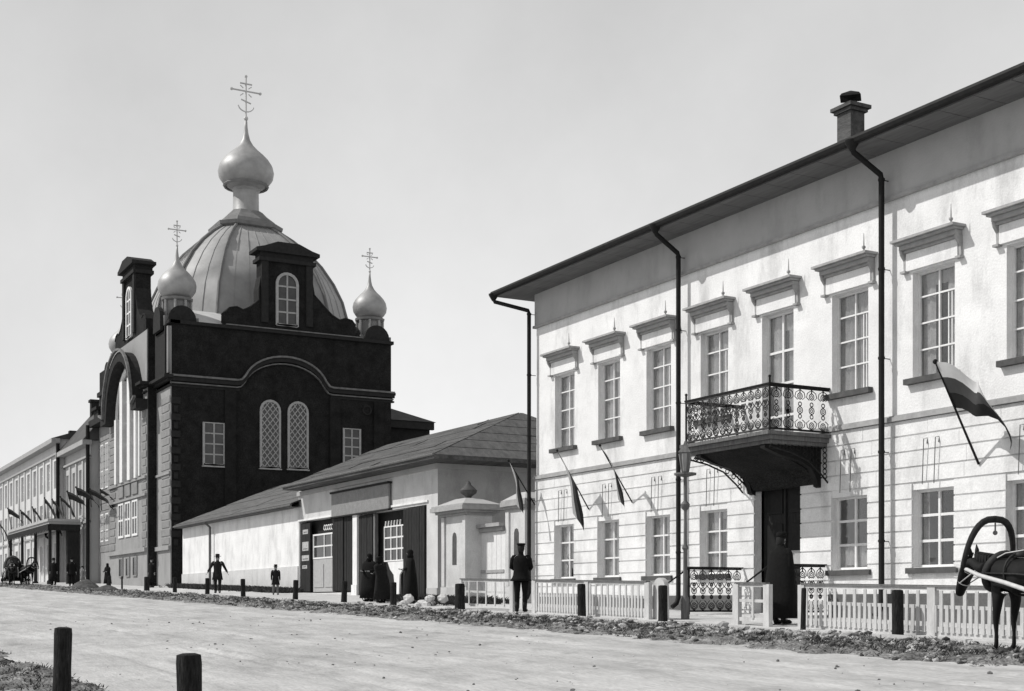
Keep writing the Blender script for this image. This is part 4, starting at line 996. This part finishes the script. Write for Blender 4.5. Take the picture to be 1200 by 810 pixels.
for px_, d_, lb in ((72, 14.0, 'dark weathered post in the left foreground with its foot in the near verge'), (224, 9.7, 'stubby dark post standing nearest the camera at the bottom edge'), (-9, 18.6, 'dark post cut by the left edge of the picture')):
    a, b = ray(px_); k = 2.63/b; bollard(a*k, 2.63, .84 if px_ > 0 else .9, .092, lb, 'wooden posts along the near verge')
# lamp post
lx = PX(803, 18.0); lz = G(lx, 18.0)
lp = thing('street_lamp', 'slender old street lamp standard beside the downpipe left of the balcony', 'street lamp', (lx, 18.0, lz))
MB().lathe((lx, 18.0, 0), [(.10, lz-.1), (.10, lz+.5), (.055, lz+.6), (.045, lz+1.6), (.08, lz+1.66), (.04, lz+1.75), (.035, lz+2.5), (.09, lz+2.55), (.11, lz+2.64), (.04, lz+2.72), (.04, lz+3.25), (.26, lz+3.30), (.26, lz+3.34), (.05, lz+3.36)], 10).build('column', M['woodmid'], lp, smooth=True)
ln = MB().lathe((lx, 18.0, lz+3.36), [(.10, 0), (.17, .42), (.2, .44), (.06, .6), (.02, .7)], 4).build('lantern', M['woodmid'], lp)
MB().lathe((lx, 18.0, lz+3.37), [(.09, 0), (.15, .40)], 6).build('lantern_glass', M['glass'], ln)

# ------------------------------------------------------------------ FLAGS
def flag(label, b, tip, hoist, fly, droop, r=.022, group='flags hung from the house fronts', wave=.06, cat='flag', blow=(1, 0), dark=False, taper=.45):
    t = thing('flag', label, cat, tuple(b), group); b = Vector(b); tip = Vector(tip)
    MB().tube([b, tip], [r, r*.7], 6).blob(tuple(tip), r*2, 6, 4).build('pole', M['iron'], t)
    d = (b-tip).normalized(); mb = MB(); nu, nv = 10, 9
    fd = Vector((blow[0], blow[1], 0)).normalized()
    vs = []
    for j in range(nv+1):
        for i in range(nu+1):
            u, v = i/nu, j/nv
            p = tip + d*hoist*v*(1-taper*u) + fd*fly*u*(1-.25*u) + Vector((0, 0, -droop*fly*u*(.6+.6*u)))
            p += Vector((.3, -1, 0)).normalized()*wave*math.sin(u*7+v*3)*u + Vector((0, 0, wave*.8*math.sin(u*9+v))*u) if False else Vector((.3*wave*math.sin(u*7+v*3)*u, -wave*math.sin(u*8+v*4)*u, wave*.7*math.sin(u*9+v*2)*u))
            vs.append(p)
    for j in range(nv):
        mb.mi = j//3
        fsx = []
        for i in range(nu):
            k = j*(nu+1)+i; fsx.append((k, k+1, k+nu+2, k+nu+1))
        if j == 0: mb.add(vs, fsx)
        else: mb.f += fsx; mb.m += [mb.mi]*len(fsx)
    mb.build('cloth', [M['flagm'], M['flagd'], M['flagd']] if dark else [M['flagw'], M['flagm'], M['flagd']], t, smooth='all', recalc=False)
    return t
def P3(px_, py_, Y): return (PX(px_, Y), Y, PZ(px_, py_, Y))
flag('striped flag with dark lower band above the rightmost ground floor windows', P3(1147, 544, 20.95), P3(1096, 424, 19.8), 1.0, 1.75, .42, .026, wave=.24, taper=.1)
flag('limp flag above the second ground floor window of the house', P3(690, 597, 20.95), P3(653, 528, 19.9), 1.0, 1.25, 1.25, .02, wave=.05)
flag('narrow furled flag above the third ground floor window of the house', P3(741, 589, 20.95), P3(703, 522, 19.9), .45, 1.3, 1.0, .02, wave=.05)
flag('small dark flag pole at the left corner of the house', P3(627, 592, 20.9), P3(596, 540, 20.1), .5, .8, 1.5, .022, wave=.05)
wh = ['leftmost, by the left picture edge', 'second from the left edge, over the canopy fringe', 'third from the left, over the open cab', 'over the left part of the canopy roof', 'over the middle of the canopy roof', 'over the right corner of the canopy',
      'just right of the canopy post', 'on the dark roofed house, left end', 'in the middle of the dark roofed house', 'on the dark roofed house, right end', 'nearest the cathedral quoins']
for i, (px_, py_, h) in enumerate([(3, 612, 1), (12, 600, 1), (24, 597, 1), (40, 594, 1.2), (52, 588, 1.2), (62, 586, 1.2), (73, 583, 1.1), (83, 578, 1.3), (93, 574, 1.3), (105, 572, 1.1), (117, 576, .8)]):
    yy = 19.4
    h *= random.uniform(.75, 1.25); b = Vector(P3(px_+2, py_+22, yy+.6)); tip = Vector(P3(px_-2+random.uniform(-3, 3), py_-3+random.uniform(-5, 5), yy-.6))
    flag('small far flag '+wh[i], b, tip, 1.3*h, 1.5*h, random.uniform(.3, 1.4), .035, 'small flags along the far houses', wave=.15, blow=(.5, .75), dark=True)

# ------------------------------------------------------------------ PEOPLE
def skin_mesh(verts, edges, root=0, sub=1):
    me = bpy.data.meshes.new('tmp'); me.from_pydata([v[0] for v in verts], edges, [])
    o = bpy.data.objects.new('tmp', me); COL.objects.link(o)
    md = o.modifiers.new('s', 'SKIN'); md.use_smooth_shade = True
    for i, v in enumerate(verts):
        r = v[1]; sv = me.skin_vertices[0].data[i]; sv.radius = (r, r) if not isinstance(r, tuple) else r; sv.use_root = (i == root)
    ss = o.modifiers.new('u', 'SUBSURF'); ss.levels = sub; ss.render_levels = sub
    dg = bpy.context.evaluated_depsgraph_get(); dg.update(); ev = o.evaluated_get(dg); m = ev.to_mesh()
    out = ([tuple(v.co) for v in m.vertices], [tuple(p.vertices) for p in m.polygons]); ev.to_mesh_clear()
    bpy.data.objects.remove(o); bpy.data.meshes.remove(me)
    return out
def person(label, x, y, rot, H=1.70, stride=0., arms='down', coat=.55, hat='cap', cm='cloth', tm='cloth2', wide=1., hm='cloth', group=None, lean=0., skirt=False, z=None, seat=False, cloak=False):
    """built facing +x; rot turns it about z"""
    s = H/1.72; hem = coat; t = thing('person', label, 'person', (0, 0, 0), group, track=False)
    ln = lambda z_: lean*(z_-.9) if z_ > .9 else 0
    P = []; E = []
    def add(p, r, par=None):
        P.append(((p[0]*s+ln(p[2])*s, p[1]*s, p[2]*s), r*s if not isinstance(r, tuple) else (r[0]*s, r[1]*s)))
        if par is not None: E.append((par, len(P)-1))
        return len(P)-1
    hz = .92 if not seat else .50
    dz = hz-.92
    pel = add((0, 0, .94+dz), .125); wa = add((0, 0, 1.12+dz), .115, pel); ch = add((0, 0, 1.32+dz), .135, wa); nb = add((.0, 0, 1.46+dz), .06, ch)
    nk = add((.01, 0, 1.53+dz), .052, nb); hd = add((.025, 0, 1.60+dz), .08, nk); h2_ = add((.02, 0, 1.66+dz), .088, hd); add((.01, 0, 1.70+dz), .055, h2_)
    hands = []
    AR = {'down': [(0, .20, 1.42), (-.03, .25, 1.14), (.02, .26, .90), (.03, .26, .83)],
          'fwd': [(0, .20, 1.42), (.04, .26, 1.16), (.24, .18, 1.10), (.31, .14, 1.11)],
          'back': [(0, .20, 1.42), (-.10, .28, 1.16), (-.15, .12, 1.0), (-.15, .06, .98)],
          'out': [(0, .20, 1.42), (-.04, .32, 1.19), (.06, .43, .99), (.08, .46, .92)]}[arms]
    limbs = {'arm': [], 'leg': []}
    for q in (-1, 1):
        sw = stride*.5*q
        A_ = [(a+(-sw*.9*(1.42-c_) if arms in ('down', 'out') else 0), b*q, c_+dz) for a, b, c_ in AR]
        i0 = add(A_[0], .062, ch); i1 = add(A_[1], .045, i0); i2 = add(A_[2], .030, i1); i3 = add(A_[3], (.022, .036), i2)
        limbs['arm'].append([Vector(P[i][0]) for i in (i0, i1, i2)]); hands.append((Vector(P[i2][0]), Vector(P[i3][0]), q))
        if seat: Lg = [(.04, .10, .50), (.42, .13, .50), (.44, .13, .09), (.56, .14, .04)]
        else: Lg = [(0, .10, .88), (.02+sw*.5, .105, .50), (sw-.02, .10, .09), (sw+.13, .12, .035)]
        j = [add((a, b*q, c_), r, pel if k_ == 0 else len(P)-1) for k_, ((a, b, c_), r) in enumerate(zip(Lg, (.085, .062, .042, .036)))]
        limbs['leg'].append([Vector(P[i][0]) for i in j])
    vs, fs = skin_mesh(P, E, 0, 1)
    mb = MB().add(vs, fs)
    for wv, pv, q in hands:                                    # fingers and thumb
        d = (pv-wv).normalized(); side = Vector((1, 0, 0)) if abs(d.x) < .8 else Vector((0, 1, 0)); side = (side-d*side.dot(d)).normalized(); nrm = d.cross(side)*q
        for k_, L_ in enumerate((.062, .074, .078, .068)):
            b_ = pv+d*.02*s+side*(k_-1.5)*.019*s; mb.tube([b_, b_+d*L_*.55*s-nrm*.006*s, b_+d*L_*s-nrm*.022*s], [.0095*s, .0088*s, .0065*s], 5)
        b_ = wv.lerp(pv, .6)+side*.028*s; mb.tube([b_, b_+side*.03*s+d*.02*s, b_+side*.035*s+d*.05*s], [.011*s, .010*s, .007*s], 5)
    hc = Vector(P[h2_][0]); fx = hc+Vector((.085*s, 0, -.01*s))
    mb.add([fx+Vector((-.01, -.014, -.03))*s, fx+Vector((-.01, .014, -.03))*s, fx+Vector((.022, 0, -.03))*s, fx+Vector((-.006, 0, .018))*s], [(0, 2, 3), (2, 1, 3), (0, 1, 2), (0, 3, 1)])
    for q in (-1, 1):
        mb.blob(tuple(hc+Vector((0, q*.083*s, -.01*s))), (.02*s, .010*s, .030*s), 6, 4); mb.blob(tuple(hc+Vector((.078*s, q*.03*s, .01*s))), (.010*s, .014*s, .008*s), 6, 4)
    mb.box(fx.x-.012*s, fx.x-.0*s, -.022*s, .022*s, fx.z-.052*s, fx.z-.044*s)
    body = mb.build('body', M['skin'], t, smooth='all')
    MB().loft([(hc.x-.035*s, 0, hc.z-.13*s, .055*s, .062*s), (hc.x-.03*s, 0, hc.z-.08*s, .078*s, .08*s), (hc.x-.018*s, 0, hc.z-.04*s, .088*s, .09*s), (hc.x-.016*s, 0, hc.z+.02*s, .098*s, .094*s), (hc.x-.012*s, 0, hc.z+.07*s, .08*s, .08*s), (hc.x-.01*s, 0, hc.z+.10*s, .03*s, .03*s)], 12).build('hair', M['hair'], t, smooth='all')
    # coat
    W = wide; cz = [(1.55, .062, .066), (1.50, .066, .07), (1.47, .075, .085), (1.44, .10, .15*W), (1.38, .125, .195*W), (1.25, .14, .195*W), (1.08, .135, .175*W), (.95, .15, .19*W)]
    if not seat:
        hem = coat; cz += [(.95-(.95-hem)*.5, .17+.03*W, .20*W+.02), (hem, .19+.05*W, .22*W+.04)]
    else: cz += [(.88, .16, .2*W)]
    if cloak: cz = [(1.57, .07, .075), (1.50, .085, .10), (1.44, .12, .17*W), (1.36, .15, .20*W), (1.15, .17, .22*W), (.85, .21, .25*W), (.5, .23, .27*W), (hem, .24, .28*W)]
    mb = MB().loft([(ln(z_)*s, 0, (z_+dz)*s, a*s, b*s) for z_, a, b in reversed(cz)], 16)
    for i, v in enumerate(mb.v):
        if v[2] < .95*s: a = math.atan2(v[1], v[0]); k_ = 1+.07*math.sin(a*7+H*40)*min(1, (.95*s-v[2])*3); mb.v[i] = (v[0]*k_, v[1]*k_, v[2])
    for a in limbs['arm']: mb.tube([a[0]+Vector((0, -math.copysign(.07*s, a[0].y), .035*s)), a[0]+Vector((0, -math.copysign(.02*s, a[0].y), .01*s)), a[0].lerp(a[1], .2), a[0].lerp(a[1], .6), a[1], a[1].lerp(a[2], .6), a[2]], [.04*s, .066*s, .074*s, .066*s, .058*s, .052*s, .044*s], 10)
    co_ = mb.build('coat', M[cm], t, smooth='all')
    if not skirt and not (coat < .15):
        mb = MB()
        for l in limbs['leg']: mb.tube([l[0], l[0].lerp(l[1], .5), l[1], l[1].lerp(l[2], .6), l[2]], [.11*s, .095*s, .075*s, .066*s, .060*s], 8)
        mb.build('trousers', M[tm], t, smooth='all')
    for l in limbs['leg']:
        a = l[2]; tt = l[3]
        MB().tube([a+Vector((-.035*s, 0, .16*s)), a+Vector((-.03*s, 0, .02*s)), a+Vector((-.01*s, 0, -.045*s)), Vector((tt.x-.03*s, tt.y, .045*s)), Vector((tt.x+.03*s, tt.y, .035*s))], [.058*s, .052*s, .052*s, .046*s, .03*s], 8).build('boot', M['boot'], t, smooth='all')
    zt = hc.z
    if hat == 'cap': mb = MB().loft([(hc.x, 0, zt+.035*s, .098*s, .094*s), (hc.x, 0, zt+.075*s, .100*s, .096*s), (hc.x-.005, 0, zt+.10*s, .125*s, .12*s), (hc.x-.01, 0, zt+.125*s, .10*s, .10*s)], 14); mb.box(hc.x+.07*s, hc.x+.15*s, -.06*s, .06*s, zt+.035*s, zt+.045*s)
    elif hat == 'hat': mb = MB().lathe((hc.x, 0, zt), [(.17*s, .045*s), (.165*s, .058*s), (.10*s, .062*s), (.095*s, .15*s), (.07*s, .165*s)], 14)
    elif hat == 'scarf': mb = MB().loft([(hc.x-.02*s, 0, zt-.16*s, .12*s, .15*s), (hc.x-.015*s, 0, zt-.07*s, .095*s, .10*s), (hc.x-.012*s, 0, zt+.01*s, .11*s, .108*s), (hc.x-.012*s, 0, zt+.07*s, .095*s, .09*s), (hc.x-.012*s, 0, zt+.105*s, .04*s, .04*s)], 14)
    else: mb = MB().loft([(hc.x, 0, zt+.03*s, .105*s, .10*s), (hc.x, 0, zt+.13*s, .10*s, .10*s), (hc.x, 0, zt+.15*s, .06*s, .06*s)], 12)
    mb.build('headscarf' if hat == 'scarf' else 'hat', M[hm], t, smooth='all')
    t.location = (x, y, (G(x, y)+(.07 if y > 16.8 else .03)) if z is None else z); t.rotation_euler = (0, 0, rot)
    return t
def at(px_, Y): return PX(px_, Y), Y
person('man in a dark jacket and peaked cap seen from behind, standing in the fence gap', *at(610.5, 17.3), R(140), 1.74, 0, 'fwd', .80, 'cap', 'cloth', 'cloth', 1.12)
person('broad figure in a long dark cloak and tall cap standing before the house entrance', *at(915, 18.0), R(100), 1.78, 0, 'down', .12, 'tall', 'cloth', 'cloth', 1.38, cloak=True)
person('woman in a dark shawl, left one of the pair before the shops', *at(433, 18.0), R(-60), 1.60, 0, 'fwd', .12, 'scarf', 'cloth', 'cloth', 1.75, skirt=True)
person('stooping woman in wide dark dress right of the shawled woman', *at(448, 17.8), R(-150), 1.5, 0, 'fwd', .12, 'scarf', 'cloth2', 'cloth', 1.9, skirt=True, lean=.22, group=None)
person('stout figure in a dark coat before the right hand shop shutter', *at(481, 18.3), R(-110), 1.70, 0, 'fwd', .12, 'scarf', 'cloth', 'cloth2', 1.95, skirt=True, cloak=True)
person('walking man in dark tunic with arms held out before the white annex', *at(255, 18.0), R(-20), 1.70, .34, 'out', .62, 'hat', 'cloth2', 'cloth2', 1.0)
person('small child in a hat walking beside the white annex wall', *at(323, 18.8), R(-10), 1.22, .35, 'down', .6, 'hat', 'cloth2', 'cloth3', 1.0)
person('man in dark clothes standing on the far pavement left of the cathedral', *at(84, 16.9), R(-10), 1.78, .1, 'down', .7, 'cap', 'cloth', 'cloth', 1.1)
person('pale clad child standing behind the dirt heap', *at(97, 18.2), R(-60), 1.25, 0, 'down', .5, 'cap', 'cloth3', 'cloth3', .9, hm='cloth2')
person('dark figure standing under the right post of the canopy', *at(63, 17.2), R(-40), 1.78, 0, 'down', .25, 'hat', 'cloth', 'cloth', 1.15)
person('dim figure leaning by the dark recess of the cathedral front', *at(178, 19.4), R(-60), 1.66, 0, 'down', .3, 'cap', 'cloth', 'cloth', 1.1)
person('short dark figure in a shawl at the foot of the cathedral quoins', *at(126, 18.6), R(-60), 1.42, 0, 'fwd', .2, 'scarf', 'cloth', 'cloth', 1.5, skirt=True)

# ------------------------------------------------------------------ HORSES AND CARTS
def horse(label, x, y, rot, s=1., group=None, head=0., harness=True):
    t = thing('horse', label, 'horse', (0, 0, 0), group, track=False)
    P = []; E = []
    def add(p, r, par=None):
        P.append((p, r)); 
        if par is not None: E.append((par, len(P)-1))
        return len(P)-1
    g = add((-.35, 0, 1.12), (.30, .25)); b1 = add((-.75, 0, 1.10), (.31, .27), g); b2 = add((-1.12, 0, 1.16), (.28, .25), b1); ru = add((-1.42, 0, 1.20), (.24, .23), b2); add((-1.60, 0, 1.16), .13, ru)
    chs = add((-.05, 0, 1.14), (.25, .20), g); n1 = add((.18, 0, 1.26), (.20, .12), chs); n2 = add((.38, 0, 1.34+head), (.20, .10), n1); n3 = add((.56, 0, 1.43+head), (.16, .09), n2); po = add((.72, 0, 1.49+head), (.11, .085), n3)
    f1 = add((.86, 0, 1.35+head), (.15, .095), po); f2 = add((.97, 0, 1.17+head), (.105, .072), f1); f3 = add((1.05, 0, 1.02+head), (.08, .062), f2); add((1.06, 0, .96+head), (.052, .048), f3)
    for q in (-1, 1):
        a = add((-.06, q*.13, .95), (.14, .085), chs); b = add((-.08, q*.15, .76), .078, a); add; k = add((-.03, q*.145, .46), .042, b); c_ = add((-.04, q*.145, .30), .027, k); d_ = add((-.04, q*.145, .13), .032, c_); add((.02, q*.145, .05), .046, d_)
        a = add((-1.40, q*.14, .98), (.19, .11), ru); b = add((-1.26, q*.16, .76), (.12, .08), a); k = add((-1.50, q*.15, .50), .055, b); c_ = add((-1.47, q*.15, .32), .036, k); d_ = add((-1.44, q*.15, .14), .040, c_); add((-1.38, q*.15, .05), .048, d_)
    vs, fs = skin_mesh(P, E, 0, 2)
    mb = MB().add(vs, fs)
    for q in (-1, 1): mb.tube([(.70, q*.05, 1.56+head), (.72, q*.065, 1.65+head), (.74, q*.07, 1.73+head)], [.034, .03, .005], 6); mb.blob((.86, q*.082, 1.38+head), .018, 6, 4)
    mb.build('body', M['horse'], t, smooth='all')
    for q in (-1, 1):
        for xx in (.02, -1.38): MB().lathe((xx, q*(.145 if xx > 0 else .15), 0), [(.066, 0), (.06, .05), (.05, .085)], 10).build('hoof', M['boot'], t)
    mb = MB(); random.seed(5)
    for i in range(70):
        u = i/69; px_ = -.02+.62*u; pz_ = 1.36+(.22+head)*u
        sd = random.choice((-1, 1)); L_ = random.uniform(.10, .22); mb.tube([(px_, 0, pz_+.03), (px_-.02, sd*.07, pz_), (px_-.05, sd*.10, pz_-L_)], [.016, .014, .003], 4)
    for i in range(14): mb.tube([(.72, 0, 1.60+head), (.82, random.uniform(-.04, .04), 1.53+head), (.90, random.uniform(-.05, .05), 1.38+head)], [.014, .012, .003], 4)
    mb.build('mane', M['mane'], t)
    mb = MB()
    for i in range(16): mb.tube([(-1.62, 0, 1.20), (-1.74+random.uniform(-.02, .02), random.uniform(-.03, .03), 1.08), (-1.78+random.uniform(-.04, .04), random.uniform(-.06, .06), .8), (-1.74+random.uniform(-.06, .06), random.uniform(-.08, .08), .48)], [.03, .028, .022, .004], 5)
    mb.build('tail', M['mane'], t)
    if harness:
        A_, B_ = Vector((0, 1, 0)), Vector((-.45, 0, .9)).normalized()
        MB().ring((.06, 0, 1.17), .245, A_, B_*1.12, .055, 20, 8).build('collar', M['leather'], t, smooth='all')
        mb = MB()
        mb.ring((-.42, 0, 1.13), .30, A_, Vector((0, 0, 1)), .018, 22, 4)
        mb.loft([(-.42, 0, 1.36, .12, .16), (-.42, 0, 1.45, .08, .08)], 10)
        for q in (-1, 1): mb.tube([(.08, q*.27, 1.15), (-.7, q*.31, 1.12), (-1.5, q*.25, 1.05), (-1.68, q*.06, 1.02)], .016, 4); mb.tube([(-1.2, q*.1, 1.42), (-1.35, q*.24, 1.1)], .014, 4)
        mb.tube([(-.45, 0, 1.44), (-1.2, 0, 1.43), (-1.55, 0, 1.36)], .014, 4)
        mb.build('harness', M['leather'], t, smooth='all')
        mb = MB()
        mb.ring((.95, 0, 1.18+head), .092, A_, Vector((.75, 0, .65)).normalized(), .009, 14, 4); mb.ring((.83, 0, 1.41+head), .13, A_, Vector((.4, 0, .9)).normalized(), .009, 14, 4)
        for q in (-1, 1): mb.tube([(.84, q*.10, 1.40+head), (.95, q*.085, 1.20+head)], .011, 4); mb.tube([(.98, q*.08, 1.14+head), (.4, q*.13, 1.30+head*.5), (-.3, q*.18, 1.42), (-1.4, q*.16, 1.5)], .009, 4); mb.tube([(.84, q*.10, 1.42+head), (.87, q*.115, 1.39+head), (.90, q*.10, 1.34+head)], [.01, .035, .025], 5)
        mb.build('bridle', M['shaft'], t, smooth='all')
    t.scale = (s, s, s)
    t.location = (x, y, G(x, y)+.03); t.rotation_euler = (0, 0, rot); return t
def wheel(parent, x, y, r, nm='wheel'):
    mb = MB().ring((x, y, r), r-.03, (1, 0, 0), (0, 0, 1), .028, 28, 6)
    o = mb.build(nm, M['wooddark'], parent, smooth='all')
    mb = MB().tube([(x, y-.09, r), (x, y+.09, r)], .075, 10)
    for i in range(12): a = 2*PI*i/12; mb.tube([(x, y, r), (x+(r-.04)*math.cos(a), y, r+(r-.04)*math.sin(a))], .017, 4)
    mb.build('spokes', M['wooddark'], o); MB().ring((x, y, r), r, (1, 0, 0), (0, 0, 1), .014, 28, 4).build('tyre', M['iron'], o)
    return o
def cart(label, x, y, rot, hood=False, group=None, cat='cart', duga_lean=-.26, s=1.):
    """local frame is the horse's: the horse's front feet stand at x = 0"""
    t = thing('horse_cart', label, cat, (0, 0, 0), group, track=False)
    for q in (-1, 1):
        MB().tube([(.58, q*.37, 1.26), (.30, q*.38, 1.20), (.05, q*.38, 1.12), (-.6, q*.40, 1.0), (-1.6, q*.42, .78), (-2.3, q*.42, .64)], [.024, .028, .030, .032, .034, .036], 8).build('shaft', M['shaft'], t, smooth='all')
    pts = []
    for i in range(19):
        a = PI*i/18; w_ = .385*math.copysign(abs(math.cos(a))**.72, math.cos(a)); h_ = .79*math.sin(a)**.95
        pts.append((.40+duga_lean*h_, w_*1.06, 1.16+h_*.97))
    MB().tube(pts, [.034+.016*math.sin(PI*i/18) for i in range(19)], 10).build('shaft_bow', M['wooddark'], t, smooth='all', label='tall dark wooden bow arched between the shafts')
    zc = 1.92
    MB().tube([(.40+duga_lean*.8, 0, zc-.04), (.40+duga_lean*.8, 0, zc-.16)], .012, 5).blob((.40+duga_lean*.8, 0, zc-.19), .035, 8, 5).build('bell', M['thintrim'], t)
    for xx, r in ((-2.3, .42), (-3.5, .52)):
        for q in (-1, 1): wheel(t, xx, q*.62, r)
        MB().tube([(xx, -.66, r), (xx, .66, r)], .035, 6).build('axle', M['iron'], t)
    f = Frame((0, 0, 0), (1, 0, 0), (0, -1, 0))
    MB().prism(f, [(-2.1, .72), (-2.2, .95), (-2.7, .90), (-2.75, .62), (-3.1, .62), (-3.2, 1.0), (-3.7, 1.0), (-3.85, 1.45), (-4.0, 1.45), (-3.95, .8), (-3.7, .52), (-2.6, .52)], -.45, .45).build('carriage_body', M['wooddark'], t)
    MB().box(-2.75, -2.25, -.4, .4, .98, 1.08).box(-3.65, -3.2, -.42, .42, 1.01, 1.12).build('seat', M['leather'], t)
    if hood:
        mb = MB(); n = 8; v = []
        for k in range(5):
            a = R(20+k*35); cx_, cz_ = -3.75, 1.25
            for i in range(n+1):
                b = PI*i/n; v.append((cx_+1.0*math.cos(a)*.9*(.55+.45*math.sin(b)) , .5*math.cos(b), cz_+ .95*math.sin(a)*max(.0, math.sin(b))**.5 + .0))
        mb.add(v, [(k*(n+1)+i, k*(n+1)+i+1, (k+1)*(n+1)+i+1, (k+1)*(n+1)+i) for k in range(4) for i in range(n)])
        mb.build('hood', M['leather'], t)
    t.scale = (s, s, s)
    t.location = (x, y, G(x, y)+.03); t.rotation_euler = (0, 0, rot); return t
hx, hy_ = PX(1176, 15.35), 15.35; hr = R(180-13)
horse('dark harnessed horse with lowered head at the right picture edge', hx, hy_, hr, 1., head=-.14)
cart('light cart at the right edge with pale shafts and tall dark bow', hx, hy_, hr)
for lb1, lb2, px_, Y, rr, hd in (('dark cab horse at the far left edge of the street', 'open cab whose driver sits at the far left edge', 14, 14.6, R(-8), False), ('dark cab horse waiting before the hooded carriage by the canopy', 'hooded carriage standing beside the canopy', 36, 16.2, R(10), True)):
    x = PX(px_, Y)
    horse(lb1, x, Y, rr, 1.02, 'cab horses at the far end of the street', 0.0); cart(lb2, x, Y, rr, hd, 'horse cabs at the far end of the street', 'carriage', s=1.02)
    a = Vector((math.cos(rr), math.sin(rr)))*-2.6*1.02
    person('dark coated cab driver in tall hat on the '+('hooded carriage' if hd else 'open cab at the far left'), x+a.x, Y+a.y, rr, 1.7, 0, 'fwd', .5, 'tall', 'cloth', 'cloth', 1.25, z=G(x, Y)+.62, seat=True)

# ------------------------------------------------------------------ dirt heap and stone pile
def heap(name, label, cat, x, y, r, h, mt, k=40):
    t = thing(name, label, cat, (x, y, G(x, y)))
    mb = MB(); n = 20; v = [(x, y, G(x, y)+h)]
    for j in range(1, 7):
        for i in range(n):
            a = 2*PI*i/n; rr_ = r*j/6*(1+.2*noise.noise((math.cos(a)*2+x, math.sin(a)*2, j*.3))); v.append((x+rr_*math.cos(a)*1.3, y+rr_*math.sin(a)*.8, G(x, y)+h*(1-(j/6)**1.4)+.06*noise.noise((a*3, j, x))-.03*(j == 6)))
    f_ = [(0, 1+i, 1+(i+1) % n) for i in range(n)]+[(1+(j-1)*n+i, 1+j*n+i, 1+j*n+(i+1) % n, 1+(j-1)*n+(i+1) % n) for j in range(1, 6) for i in range(n)]
    mb.add(v, f_).build('mound', mt, t, smooth='all'); return t
heap('dirt_heap', 'low dark heap of earth on the far kerb behind the road', 'heap', *at(100, 16.0), 1.25, .62, M['darkrubble'])
heap('dirt_heap', 'small dark mound of earth at the cathedral kerb', 'heap', *at(125, 15.8), 1.0, .35, M['darkrubble'])
sp = thing('stone_pile', 'pile of pale stones by the corner of the shop wall', 'stone pile', (PX(493, 17.6), 17.6, G(PX(493, 17.6), 17.6)))
random.seed(11)
for i in range(16):
    x = PX(random.uniform(484, 505), 17.6); y = 17.6+random.uniform(-.4, .4); rr_ = random.uniform(.12, .2); z = G(x, y)+.1+random.choice((0, 0, .18))
    mb = MB().blob((x, y, z), (rr_*1.1, rr_*.9, rr_*.75), 7, 4)
    for k, v in enumerate(mb.v): n_ = 1+.25*noise.noise((v[0]*7, v[1]*7, v[2]*7)); mb.v[k] = (x+(v[0]-x)*n_, y+(v[1]-y)*n_, z+(v[2]-z)*n_)
    mb.build('stone', M['kerb'], sp)
